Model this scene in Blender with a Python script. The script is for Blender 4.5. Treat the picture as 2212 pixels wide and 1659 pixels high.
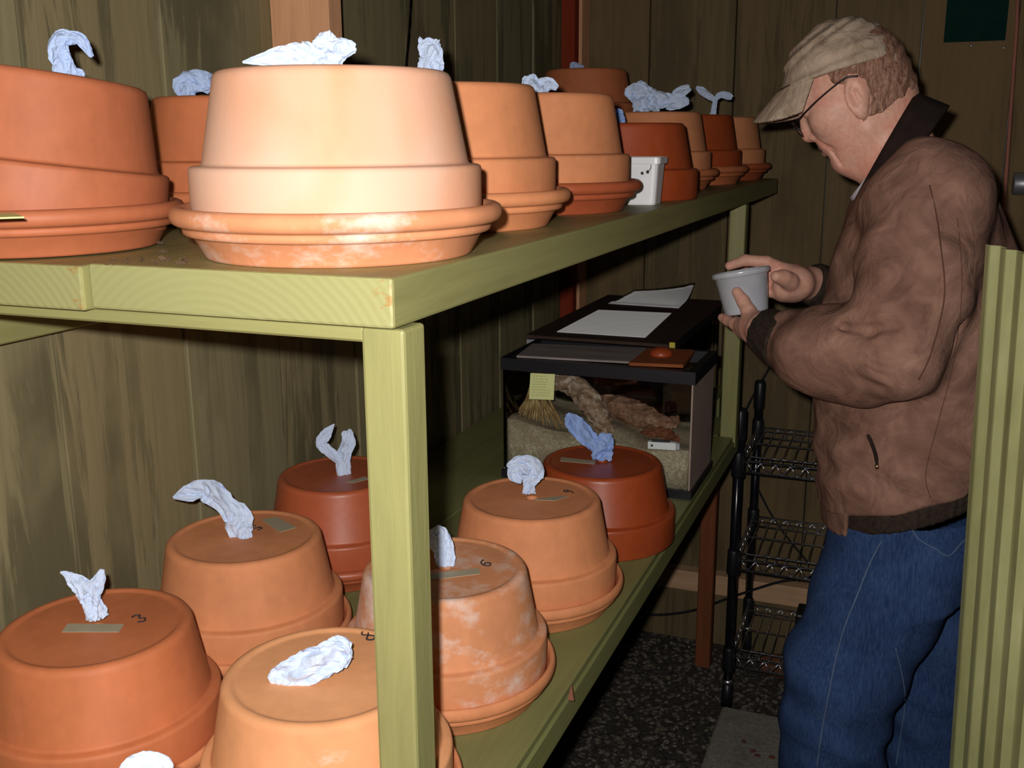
import bpy, bmesh, math, random
import numpy as np
from math import sin, cos, pi, radians
from mathutils import Vector, Matrix

for o in list(bpy.data.objects):
    bpy.data.objects.remove(o)
scene = bpy.context.scene
COL = scene.collection
random.seed(7)

# ------------------------------------------------------------------ camera
HC = 1.5                                   # camera height above the gravel
YAW, PITCH, ROLL, FPX = radians(21.86895758), radians(13.45522611), radians(-0.33561357), 2190.94358
IW, IH = 2212.0, 1659.0
def _basis():
    cy, sy = cos(YAW), sin(YAW)
    f = np.array([-sy*cos(PITCH), cy*cos(PITCH), -sin(PITCH)])
    r = np.array([cy, sy, 0.0]); u = np.cross(r, f)
    return cos(ROLL)*r + sin(ROLL)*u, -sin(ROLL)*r + cos(ROLL)*u, f
CR, CU, CF = _basis()
EYE = np.array([0, 0, HC])
cam_d = bpy.data.cameras.new('camera'); cam = bpy.data.objects.new('camera', cam_d); COL.objects.link(cam)
cam_d.sensor_fit = 'HORIZONTAL'; cam_d.sensor_width = 36.0; cam_d.lens = FPX/IW*36.0
cam_d.clip_start = 0.02; cam_d.clip_end = 60
M = Matrix(((CR[0], CU[0], -CF[0], 0), (CR[1], CU[1], -CF[1], 0), (CR[2], CU[2], -CF[2], HC), (0, 0, 0, 1)))
cam.matrix_world = M
scene.camera = cam
def _ray(x, y): return CF + CR*(x-IW/2)/FPX + CU*(IH/2-y)/FPX
def px(x, y, Y):                            # photograph direction -> point on the vertical plane at distance Y
    d = _ray(x, y); return EYE + d*(Y/d[1])
def pz(x, y, z):                            # -> point at height z
    d = _ray(x, y); return EYE + d*((z-HC)/d[2])
def pxx(x, y, X):                           # -> point on the plane at X
    d = _ray(x, y); return EYE + d*(X/d[0])
def pd(x, y, D): return EYE + _ray(x, y)*D  # -> point at depth D
def depth(p): return float((np.asarray(p)-EYE) @ CF)

# ------------------------------------------------------------------ world, flash, exposure
w = bpy.data.worlds.new('world'); scene.world = w; w.use_nodes = True
w.node_tree.nodes['Background'].inputs[0].default_value = (0.75, 0.8, 1.0, 1)
w.node_tree.nodes['Background'].inputs[1].default_value = 0.004
fl = bpy.data.lights.new('camera_flash', 'POINT'); fl.energy = 60.0; fl.color = (1.0, 0.965, 0.925); fl.shadow_soft_size = 0.010
flo = bpy.data.objects.new('camera_flash', fl); COL.objects.link(flo)
flo.location = Vector(EYE - CR*0.031 + CU*0.032)
vs = scene.view_settings
vs.view_transform = 'Standard'; vs.look = 'None'; vs.gamma = 1.0; vs.use_curve_mapping = False; vs.exposure = 0.0

# ------------------------------------------------------------------ object helpers
def tag(o, label=None, cat=None, group=None, kind=None):
    if label: o['label'] = label
    if cat: o['category'] = cat
    if group: o['group'] = group
    if kind: o['kind'] = kind
    return o
def mk(name, verts, faces, mat=None, parent=None, smooth=False):
    me = bpy.data.meshes.new(name)
    me.from_pydata([tuple(map(float, v)) for v in verts], [], [tuple(map(int, f)) for f in faces]); me.update()
    if mat: me.materials.append(mat)
    if smooth:
        me.polygons.foreach_set('use_smooth', [True]*len(me.polygons))
    o = bpy.data.objects.new(name, me); COL.objects.link(o)
    if parent: o.parent = parent
    return o
def fix_normals(o):
    bm = bmesh.new(); bm.from_mesh(o.data); bmesh.ops.recalc_face_normals(bm, faces=bm.faces); bm.to_mesh(o.data); bm.free(); return o
def empty(name, loc=(0, 0, 0)):
    o = bpy.data.objects.new(name, None); o.location = loc; o.empty_display_size = .05; COL.objects.link(o); return o
def put(o, parent):                          # parent and keep world place (parents are only translated)
    o.parent = parent; o.location = Vector(o.location) - Vector(parent.location); return o
def box(name, lo, hi, mat, parent=None, bevel=0.0, seg=1):
    lo = np.array(lo, float); hi = np.array(hi, float); c = (lo+hi)/2; s = (hi-lo)/2
    bm = bmesh.new(); bmesh.ops.create_cube(bm, size=2)
    for v in bm.verts: v.co = Vector((v.co.x*s[0], v.co.y*s[1], v.co.z*s[2]))
    if bevel: bmesh.ops.bevel(bm, geom=bm.edges[:], offset=bevel, segments=seg, affect='EDGES', profile=.5)
    me = bpy.data.meshes.new(name); bm.to_mesh(me); bm.free(); me.materials.append(mat)
    o = bpy.data.objects.new(name, me); COL.objects.link(o); o.location = c
    if parent: put(o, parent)
    return o
def prism(name, pts, z0, z1, mat, parent=None):          # vertical prism over a polygon of (x, y)
    n = len(pts); v = [(x, y, z0) for x, y in pts]+[(x, y, z1) for x, y in pts]
    f = [tuple(range(n))[::-1], tuple(range(n, 2*n))]+[(i, (i+1) % n, n+(i+1) % n, n+i) for i in range(n)]
    return fix_normals(mk(name, v, f, mat, parent))
def lathe_data(prof, seg=72, closed=True):
    v = []; f = []; n = len(prof)
    for r, z in prof:
        for i in range(seg):
            a = 2*pi*i/seg; v.append((r*cos(a), r*sin(a), z))
    for j in range(n if closed else n-1):
        k = (j+1) % n
        for i in range(seg):
            i2 = (i+1) % seg; f.append((j*seg+i, j*seg+i2, k*seg+i2, k*seg+i))
    return v, f
def lathe(name, prof, mat, loc, seg=72, closed=True, parent=None, tilt=None):
    v, f = lathe_data(prof, seg, closed)
    o = fix_normals(mk(name, v, f, mat, None, True)); o.location = loc
    if tilt: o.rotation_euler = tilt
    if parent: put(o, parent)
    return o
def tube_data(pts, rad, n=8):
    pts = [np.array(p, float) for p in pts]; m = len(pts)
    if not hasattr(rad, '__len__'): rad = [rad]*m
    v = []; f = []; ref = None
    for i in range(m):
        t = pts[min(i+1, m-1)]-pts[max(i-1, 0)]; t /= np.linalg.norm(t)+1e-12
        if ref is None: ref = np.array([0, 0, 1.]) if abs(t[2]) < .9 else np.array([1., 0, 0])
        a = np.cross(t, ref); a /= np.linalg.norm(a)+1e-12; b = np.cross(a, t); ref = b
        for k in range(n):
            q = 2*pi*k/n; v.append(pts[i]+rad[i]*(cos(q)*a+sin(q)*b))
    for i in range(m-1):
        for k in range(n):
            k2 = (k+1) % n; f.append((i*n+k, i*n+k2, (i+1)*n+k2, (i+1)*n+k))
    f.append(tuple(range(n))[::-1]); f.append(tuple((m-1)*n+k for k in range(n)))
    return v, f
def tube(name, pts, rad, mat, parent=None, n=8, smooth=True):
    v, f = tube_data(pts, rad, n); return mk(name, v, f, mat, parent, smooth)
def merged(name, parts, mat, parent=None, smooth=False):
    V = []; Fc = []
    for v, f in parts:
        b = len(V); V += list(v); Fc += [tuple(i+b for i in q) for q in f]
    return mk(name, V, Fc, mat, parent, smooth)
def boxd(lo, hi):
    x0, y0, z0 = lo; x1, y1, z1 = hi
    v = [(x0, y0, z0), (x1, y0, z0), (x1, y1, z0), (x0, y1, z0), (x0, y0, z1), (x1, y0, z1), (x1, y1, z1), (x0, y1, z1)]
    return v, [(3, 2, 1, 0), (4, 5, 6, 7), (0, 1, 5, 4), (1, 2, 6, 5), (2, 3, 7, 6), (3, 0, 4, 7)]
def spline(pts, n):                          # Catmull-Rom through rows of numbers
    P = np.array(pts, float); m = len(P); out = []
    for i in range(n):
        t = i/(n-1)*(m-1); k = min(int(t), m-2); s = t-k
        p0, p1, p2, p3 = P[max(k-1, 0)], P[k], P[k+1], P[min(k+2, m-1)]
        out.append(.5*((2*p1)+(-p0+p2)*s+(2*p0-5*p1+4*p2-p3)*s*s+(-p0+3*p1-3*p2+p3)*s**3))
    return np.array(out)

# ------------------------------------------------------------------ materials
class NT:
    def __init__(s, name):
        s.m = bpy.data.materials.new(name); s.m.use_nodes = True; s.t = s.m.node_tree
        s.b = s.t.nodes['Principled BSDF']; s.out = s.t.nodes['Material Output']
    def n(s, typ, **kw):
        q = s.t.nodes.new(typ)
        for k, v in kw.items():
            if k.startswith('_'): setattr(q, k[1:], v)
            else: q.inputs[k.replace('__', ' ')].default_value = v
        return q
    def l(s, a, b): s.t.links.new(a, b)
    def coord(s, scale=(1, 1, 1), out='Object'):
        c = s.n('ShaderNodeTexCoord'); m = s.n('ShaderNodeMapping'); m.inputs['Scale'].default_value = scale
        s.l(c.outputs[out], m.inputs['Vector']); 
        return m.outputs[0]
    def noise(s, vec, scale=5, detail=4, rough=.55, dist=0, rnd=True):
        q = s.n('ShaderNodeTexNoise'); q.noise_dimensions = '4D' if rnd else '3D'
        q.inputs['Scale'].default_value = scale; q.inputs['Detail'].default_value = detail
        q.inputs['Roughness'].default_value = rough; q.inputs['Distortion'].default_value = dist
        s.l(vec, q.inputs['Vector'])
        if rnd:
            i = s.n('ShaderNodeObjectInfo'); mu = s.n('ShaderNodeMath', _operation='MULTIPLY'); mu.inputs[1].default_value = 40
            s.l(i.outputs['Random'], mu.inputs[0]); s.l(mu.outputs[0], q.inputs['W'])
        return q.outputs['Fac']
    def ramp(s, fac, stops):
        r = s.n('ShaderNodeValToRGB'); e = r.color_ramp.elements
        e[0].position, e[0].color = stops[0][0], col(stops[0][1]); e[1].position, e[1].color = stops[-1][0], col(stops[-1][1])
        for p, c in stops[1:-1]:
            q = e.new(p); q.color = col(c)
        s.l(fac, r.inputs[0]); return r.outputs[0]
    def mix(s, fac, a, b, mode='MIX'):
        q = s.n('ShaderNodeMix'); q.data_type = 'RGBA'; q.blend_type = mode
        for v, i in ((fac, 0), (a, 6), (b, 7)):
            if hasattr(v, 'is_linked') or hasattr(v, 'links'): s.l(v, q.inputs[i])
            else: q.inputs[i].default_value = v if i == 0 else col(v)
        return q.outputs[2]
    def bump(s, h, strength=.3, dist=.01, prev=None):
        b = s.n('ShaderNodeBump'); b.inputs['Strength'].default_value = strength; b.inputs['Distance'].default_value = dist
        s.l(h, b.inputs['Height'])
        if prev is not None: s.l(prev, b.inputs['Normal'])
        s.l(b.outputs[0], s.b.inputs['Normal']); return b.outputs[0]
    def base(s, c):
        if hasattr(c, 'links'): s.l(c, s.b.inputs['Base Color'])
        else: s.b.inputs['Base Color'].default_value = col(c)
    def set(s, rough=.6, metal=0, spec=.5, coat=0):
        s.b.inputs['Roughness'].default_value = rough; s.b.inputs['Metallic'].default_value = metal
        s.b.inputs['Specular IOR Level'].default_value = spec; s.b.inputs['Coat Weight'].default_value = coat
def col(c): return (c[0], c[1], c[2], 1.0)
def g(r, gg, b):                             # sRGB 0-255 -> linear
    return tuple(((v/255+.055)/1.055)**2.4 if v > 10 else v/255/12.92 for v in (r, gg, b))
def mul(c, k): return tuple(x*k for x in c)
def plain(name, c, rough=.5, metal=0, spec=.5, var=.12, scale=20, bump=0.0, coat=0):
    t = NT(name); v = t.coord(); nz = t.noise(v, scale, 3)
    t.base(t.ramp(nz, [(.3, mul(c, 1-var)), (.7, mul(c, 1+var))])); t.set(rough, metal, spec, coat)
    if bump: t.bump(nz, bump, .004)
    return t.m

def terracotta(name, c, rough=.72, white=.25, dark=.8, spec=.35, film=None):
    t = NT(name); v = t.coord()
    big = t.noise(v, 7, 4, .6); fine = t.noise(v, 60, 3, .6)
    vz = t.coord((6, 6, 1.2)); streak = t.noise(vz, 4, 5, .65)
    c1 = t.ramp(big, [(.3, mul(c, dark)), (.7, mul(c, 1.1))])
    c2 = t.mix(t.ramp(streak, [(.45, (0, 0, 0)), (.8, (.45, .45, .45))]), c1, tuple(min(1, x*1.25+.03) for x in c))
    c3 = t.mix(.18, c2, t.ramp(fine, [(.3, mul(c, .7)), (.7, mul(c, 1.25))]))
    if film:
        fm = t.noise(t.coord((1, 1, .55)), 5.5, 3, .45, .4)
        c3 = t.mix(t.ramp(fm, [(.44, (0, 0, 0)), (.54, (.85, .85, .85))]), c3, film)
    if white:
        wn = t.noise(t.coord((1, 1, 1.6)), 9, 6, .7)
        c3 = t.mix(t.ramp(wn, [(.70-.14*white, (0, 0, 0)), (.86-.14*white, (.75, .75, .75))]), c3, (.78, .68, .62))
    t.base(c3); t.set(rough, 0, spec)
    t.bump(fine, .10, .002, t.bump(big, .06, .006)); return t.m
def painted(name, c, axis=1, scale=1.0, wear=.1):
    t = NT(name); sc = [9, 9, 9]; sc[axis] = .9
    v = t.coord(tuple(x*scale for x in sc)); gr = t.noise(v, 5, 6, .65, .6)
    vv = t.coord((1, 1, 1)); big = t.noise(vv, 3.5, 3)
    c1 = t.ramp(gr, [(.3, mul(c, .82)), (.52, c), (.72, mul(c, 1.12))])
    c2 = t.mix(t.ramp(big, [(.35, (.0, .0, .0)), (.75, (.35, .35, .35))]), c1, mul(c, .78))
    if wear:
        wn = t.noise(t.coord((1, 1, 1)), 38, 5, .7)
        c2 = t.mix(t.ramp(wn, [(.74, (0, 0, 0)), (.8, (wear*4,)*3)]), c2, (.22, .13, .06))
    t.base(c2); t.set(.48, 0, .4); t.bump(gr, .4, .003); return t.m
def board_mat(name, c, axis=2, stain=.6, pink=.2):
    t = NT(name); sc = [22, 22, 22]; sc[axis] = 1.1
    v = t.coord(tuple(sc)); gr = t.noise(v, 2.2, 7, .7, .8)
    s2 = [9, 9, 9]; s2[axis] = .75; st = t.noise(t.coord(tuple(s2)), 1.6, 6, .72, .5)
    blot = t.noise(t.coord((1, 1, .6)), 4, 4, .6)
    info = t.n('ShaderNodeObjectInfo')
    c1 = t.ramp(gr, [(.25, mul(c, .72)), (.55, c), (.8, mul(c, 1.18))])
    c1 = t.mix(t.ramp(info.outputs['Random'], [(0, (0, 0, 0)), (1, (pink,)*3)]), c1, (c[0]*1.25, c[1]*.95, c[2]*.85))
    mm = t.n('ShaderNodeMath', _operation='MULTIPLY'); t.l(t.ramp(st, [(.49, (0, 0, 0)), (.535, (1, 1, 1))]), mm.inputs[0])
    t.l(t.ramp(blot, [(.39, (0, 0, 0)), (.55, (stain,)*3)]), mm.inputs[1])
    c2 = t.mix(mm.outputs[0], c1, mul(c, .46))
    t.base(c2); t.set(.8, 0, .2); t.bump(gr, .35, .003); return t.m
def glassy(name, tint=(.97, .985, .98), amt=.1, rough=.02):
    t = NT(name); t.t.nodes.remove(t.b)
    tr = t.n('ShaderNodeBsdfTransparent'); tr.inputs[0].default_value = col(tint)
    gl = t.n('ShaderNodeBsdfGlossy'); gl.inputs['Roughness'].default_value = rough; gl.inputs[0].default_value = (1, 1, 1, 1)
    fr = t.n('ShaderNodeFresnel'); fr.inputs[0].default_value = 1.45
    mx = t.n('ShaderNodeMixShader'); t.l(fr.outputs[0], mx.inputs[0]); t.l(tr.outputs[0], mx.inputs[1]); t.l(gl.outputs[0], mx.inputs[2])
    t.l(mx.outputs[0], t.out.inputs[0]); return t.m

GREEN = g(146, 143, 92)
M_GX = painted('green_paint_x', GREEN, 0); M_GY = painted('green_paint_y', GREEN, 1); M_GZ = painted('green_paint_z', GREEN, 2, 1, .04)
def _end_grain():
    t = NT('green_end_grain'); v = t.coord(); wv = t.n('ShaderNodeTexWave'); wv.wave_type = 'RINGS'; wv.rings_direction = 'Y'
    wv.inputs['Scale'].default_value = 42; wv.inputs['Distortion'].default_value = 1.5; wv.inputs['Detail'].default_value = 2
    mp = t.coord(); mp.node.inputs['Location'].default_value = (.03, 0, .12); t.l(mp, wv.inputs['Vector'])
    c = g(150, 148, 100); c1 = t.ramp(wv.outputs['Fac'], [(.1, mul(c, .975)), (.9, mul(c, 1.015))])
    sx = t.n('ShaderNodeSeparateXYZ'); t.l(v, sx.inputs[0]); edge = t.ramp(sx.outputs['X'], [(.126, (0, 0, 0)), (.132, (1, 1, 1))])
    nz = t.noise(t.coord((.6, 1, 1)), 140, 3, .6); mm = t.n('ShaderNodeMath', _operation='MULTIPLY'); t.l(edge, mm.inputs[0]); t.l(t.ramp(nz, [(.52, (0, 0, 0)), (.60, (.8, .8, .8))]), mm.inputs[1])
    t.base(t.mix(mm.outputs[0], c1, (.33, .19, .06))); t.set(.5, 0, .4); t.bump(wv.outputs['Fac'], .10, .002); return t.m
M_GEND = _end_grain()
M_DECK = painted('green_deck', g(130, 130, 82), 1, .8, .05)
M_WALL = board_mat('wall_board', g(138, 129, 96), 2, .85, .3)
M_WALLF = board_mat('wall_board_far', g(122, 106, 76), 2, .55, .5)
M_STUD = board_mat('stud_wood', g(228, 172, 130), 2, .12, .1)
M_RED = board_mat('red_stud', g(140, 52, 28), 2, .2, .2)
M_LIGHTW = board_mat('pale_wood', g(222, 180, 142), 0, .25, .05)
M_LEG = board_mat('brown_leg', g(132, 78, 50), 2, .25, .3)
M_TC = dict(
    pale=terracotta('clay_pale', g(216, 146, 104), .75, .5, .88, .35, (.66, .42, .31)),
    mid=terracotta('clay_mid', g(216, 140, 94), .72, .25),
    warm=terracotta('clay_warm', g(194, 112, 70), .62, .05),
    chalk=terracotta('clay_chalk', g(214, 142, 100), .75, 1.15),
    tan=terracotta('clay_tan', g(176, 101, 66), .58, .05),
    cream=terracotta('clay_cream', g(222, 156, 108), .75, .35, .86),
    chalky=terracotta('clay_chalky', g(216, 144, 100), .75, 1.42),
    red=terracotta('clay_red', g(176, 88, 54), .42, 0, .9, .5),
    dark=terracotta('clay_dark', g(162, 70, 32), .40, 0, .9, .5))
def paper_mat(name, c):
    t = NT(name); v = t.coord(); nz = t.noise(v, 90, 4, .7)
    t.base(t.ramp(nz, [(.3, mul(c, .9)), (.7, mul(c, 1.05))])); t.set(.8, 0, .15); t.bump(nz, .35, .003)
    return t.m
M_TOWEL = paper_mat('blue_white_towel', (.60, .70, .90)); M_TOWELB = paper_mat('blue_towel', (.30, .43, .76)); M_TOWELM = paper_mat('light_blue_towel', (.44, .55, .80))
M_TAPE = plain('masking_tape', g(168, 156, 132), .55, 0, .4, .08)
M_INK = plain('marker_ink', (.03, .02, .02), .7)
M_BLACK = plain('black_plastic', (.012, .012, .016), .4, 0, .5)
M_BLKG = plain('black_glossy', (.008, .008, .012), .22, 0, .6)
M_CHROME = plain('chrome_wire', (.85, .86, .92), .30, 1.0, .5, .05)
M_GLASS = glassy('tank_glass')
M_WHITE = plain('white_plastic', (.82, .82, .84), .4, 0, .5, .04)

# ------------------------------------------------------------------ levels of the shed
ZT = HC-.097                    # top shelf surface
ZL = HC-.664                    # lower deck surface
XE = -.356                      # right edge of the top shelf
YE = .653; YF = 2.741           # near and far end of the top shelf
XW = -.97; YW = 2.90            # left wall and far wall faces
XB = -.36                       # edge of the lower bench
# ================================================================== structure
def ground(name, mat):
    n = 60; xs = np.linspace(-1.3, 1.6, n); ys = np.linspace(-.8, 3.1, n); v = []; f = []
    for y in ys:
        for x in xs: v.append((x, y, .004*sin(x*9+y*4)+.004*sin(y*11-x*5)-.006))
    for j in range(n-1):
        for i in range(n-1): f.append((j*n+i, j*n+i+1, (j+1)*n+i+1, (j+1)*n+i))
    return mk(name, v, f, mat, None, True)
t = NT('gravel_soil'); v = t.coord(); a = t.noise(v, 90, 6, .75, 0, False); b = t.noise(v, 9, 4, .6, 0, False)
cg = t.ramp(a, [(.3, (.02, .018, .016)), (.5, (.09, .08, .07)), (.72, (.30, .26, .21))])
t.base(t.mix(t.ramp(b, [(.4, (0, 0, 0)), (.7, (.5, .5, .5))]), cg, (.09, .06, .035))); t.set(.9, 0, .2); t.bump(a, .9, .012)
floor = tag(ground('floor', t.m), kind='structure')

# loose gravel: nobody could count it
rng = np.random.default_rng(3)
def gravel():
    N = 11000
    base_v = np.array([(1, 0, 0), (-1, 0, 0), (0, 1, 0), (0, -1, 0), (0, 0, 1), (0, 0, -1)], float)
    base_f = np.array([(0, 2, 4), (2, 1, 4), (1, 3, 4), (3, 0, 4), (2, 0, 5), (1, 2, 5), (3, 1, 5), (0, 3, 5)])
    pos = np.stack([rng.uniform(-.95, .95, N), rng.uniform(1.0, 2.88, N), rng.uniform(-.004, .004, N)], 1)
    sc = rng.uniform(.004, .011, (N, 3)); sc[:, 2] *= .6
    jit = rng.uniform(.75, 1.25, (N, 6, 1)); ang = rng.uniform(0, 2*pi, N)
    v = base_v[None]*jit*sc[:, None, :]
    x = v[..., 0]*np.cos(ang)[:, None]-v[..., 1]*np.sin(ang)[:, None]; y = v[..., 0]*np.sin(ang)[:, None]+v[..., 1]*np.cos(ang)[:, None]
    v = np.stack([x, y, v[..., 2]], -1)+pos[:, None, :]
    f = (base_f[None]+np.arange(N)[:, None, None]*6).reshape(-1, 3)
    t = NT('gravel_stone'); q = t.coord(); nz = t.noise(q, 70, 2, .5, 0, False)
    t.base(t.ramp(nz, [(.28, (.03, .028, .026)), (.40, (.10, .088, .075)), (.52, (.19, .145, .105)), (.62, (.085, .085, .09)), (.74, (.42, .38, .32))])); t.set(.75, 0, .3)
    o = mk('gravel', v.reshape(-1, 3), f, t.m); tag(o, 'dark mixed gravel covering the shed ground', 'gravel', kind='stuff')
gravel()

# walls of vertical boards: every board is a child of its wall
seamsL = [-.5, -.265, -.03, .205, .44, .69, .922, 1.158, 1.39, 1.63, 1.87, 2.105, 2.34, 2.575, 2.79, 2.90]
wl = box('wall_left', (XW-.06, -.5, -.05), (XW-.025, YW+.06, 2.35), M_BLACK); tag(wl, kind='structure')
for i in range(len(seamsL)-1):
    off = random.uniform(-.004, .003)
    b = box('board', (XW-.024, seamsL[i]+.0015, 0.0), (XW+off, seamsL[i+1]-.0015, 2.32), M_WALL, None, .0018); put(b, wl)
seamsF = [-.965, -.745, -.508, -.25, -.038, .18, .415, .65, .885, 1.12]
wf = box('wall_back', (XW-.06, YW+.025, -.05), (1.15, YW+.06, 2.35), M_BLACK); tag(wf, kind='structure')
for i in range(len(seamsF)-1):
    off = random.uniform(-.004, .004)
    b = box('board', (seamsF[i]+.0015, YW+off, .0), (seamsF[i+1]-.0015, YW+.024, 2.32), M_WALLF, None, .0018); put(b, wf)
# wooden studs and the sill board
s1 = box('trim_1', (XW-.004, 1.418, ZT+.002), (-.868, 1.458, 2.32), M_STUD, None, .002); tag(s1, kind='structure')
s2 = box('trim_2', (XW+.004, 2.785, 0.0), (-.926, 2.822, 2.32), M_RED, None, .002); tag(s2, kind='structure')
s3 = box('trim_3', (XW+.004, 2.823, 0.0), (-.918, 2.895, 2.32), M_STUD, None, .002); tag(s3, kind='structure')
s4 = box('trim_4', (-.93, YW-.05, HC-1.335), (1.1, YW-.004, HC-1.272), M_LIGHTW, None, .003); tag(s4, kind='structure')
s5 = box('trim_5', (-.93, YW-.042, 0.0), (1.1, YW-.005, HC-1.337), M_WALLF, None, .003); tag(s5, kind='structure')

# ================================================================== the shelf unit
shelf = empty('plant_shelf', (XE, YE, 0)); tag(shelf, 'green painted two-tier wooden shelf unit along the board wall', 'shelf')
def sbox(name, lo, hi, mat, bevel=.002, seg=1): return box(name, lo, hi, mat, shelf, bevel, seg)
# top planks run away from the camera, their end grain faces us
def plank(x0, x1, y0, y1, z1, th, mat, r=.0025):
    o = box('plank', (x0, y0, z1-th), (x1, y1, z1), mat, None, r, 2)
    o.data.materials.append(M_GEND)
    for p in o.data.polygons:
        if abs(p.normal.y) > .9: p.material_index = 1
    return put(o, shelf)
plank(XE-.287, XE, YE, YF, ZT, .038, M_GY)
plank(XE-.575, XE-.289, YE-.006, YF, ZT-.0015, .038, M_GY)
ex = plank(XE-.609, XE-.577, YE-.002, YF, ZT, .038, M_GY)
sbox('apron', (XW+.02, YE+.012, ZT-.052), (-.389, YE+.03, ZT-.0395), M_GX)
sbox('apron', (XW+.01, YE+.031, ZT-.118), (-.93, YF-.02, ZT-.0395), M_GY)
sbox('post', (-.389, YE+.008, .0), (-.352, YE+.044, ZT-.0395), M_GZ, .003, 2)
pf = px(1597, 700, 2.27)
sbox('post', (-.394, 2.27, ZL+.002-.03), (-.358, 2.306, ZT-.0395), M_GZ, .003, 2)
sbox('post', (XW+.012, YE+.02, .0), (XW+.048, YE+.06, ZT-.0395), M_GZ, .003, 2)
# lower deck: planks, edge rail, legs
def deck(x0, x1, y0, y1): 
    return put(box('deck_board', (x0, y0, ZL-.010), (x1, y1, ZL), M_DECK, None, .0012), shelf)
deck(-.4665, XB-.003, .30, 2.262); deck(-.752, -.468, .30, 2.76); deck(XW+.004, -.7535, .30, 2.76)
deck(-.4665, -.398, 2.264, 2.43)
sbox('edge_rail', (XB-.036, .30, ZL-.050), (XB, 2.33, ZL-.0125), M_DECK)
sbox('edge_rail', (XW+.004, .30, ZL-.050), (XW+.04, 2.72, ZL-.0125), M_DECK)
sbox('joist', (XW+.05, 2.68, ZL-.1), (-.470, 2.715, ZL-.0125), M_DECK)
sbox('joist', (XW+.05, 1.45, ZL-.05), (XB-.04, 1.485, ZL-.0125), M_DECK)
sbox('joist', (XW+.05, .31, ZL-.05), (XB-.04, .345, ZL-.0125), M_DECK)
sbox('leg', (-.513, 2.70, 0.0), (-.470, 2.74, ZL-.011), M_LEG, .003)
sbox('leg', (-.425, .36, 0.0), (-.385, .40, ZL-.051), M_LEG, .003)
sbox('leg', (XW+.05, .36, 0.0), (XW+.09, .40, ZL-.051), M_LEG, .003)

# ================================================================== pots, saucers, paper towels
POT = [(.90, 0), (.985, .0), (.995, .012), (1.0, .03), (1.0, .40), (.995, .425), (.975, .437), (.935, .44), (.915, .448), (.908, .465), (.806, 1.02), (.80, 1.045), (.785, 1.072), (.757, 1.086), (.735, 1.088), (.715, 1.084), (.70, 1.074), (.68, 1.070), (.66, 1.070), (.10, 1.070), (.085, 1.070), (.07, 1.070), (.065, 1.06), (.065, 1.0), (.70, 1.0), (.74, .97), (.83, .47), (.88, .42)]
SAU = [(0.0001, 0), (.90, 0), (.92, .006), (.928, .02), (1.0, .15), (1.012, .158), (1.045, .162), (1.062, .175), (1.066, .20), (1.062, .215), (1.075, .222), (1.105, .228), (1.13, .245), (1.143, .275), (1.143, .305), (1.13, .335), (1.105, .35), (1.075, .35), (1.045, .335), (1.02, .25), (1.005, .20), (.97, .19), (.90, .06), (.0001, .05)]
GP = 'upturned clay pots used as rearing chambers'; GS = 'clay saucers under the upturned pots'
def pot(x, y, zd, R, clay, label, saucer=None, sclay=None, tilt=None, squash=1.0, lift=0.0, lip=1.0):
    z0 = zd+(.2*R if saucer else 0)+lift
    prof = [(r*R, z*R*squash) for r, z in POT]
    o = lathe('terracotta_pot', prof, M_TC[clay], (x, y, z0), 80); o.rotation_euler = (tilt or (0, 0, random.uniform(0, 6)))
    tag(o, label, 'pot', GP)
    if saucer:
        s = lathe('terracotta_saucer', [((r if r <= 1 else 1+(r-1)*lip)*R, z*R) for r, z in SAU], M_TC[sclay or clay], (x, y, zd), 80, False)
        s.rotation_euler = (0, 0, random.uniform(0, 6)); tag(s, saucer, 'saucer', GS)
    o['top'] = z0+1.07*R*squash
    return o
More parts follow.
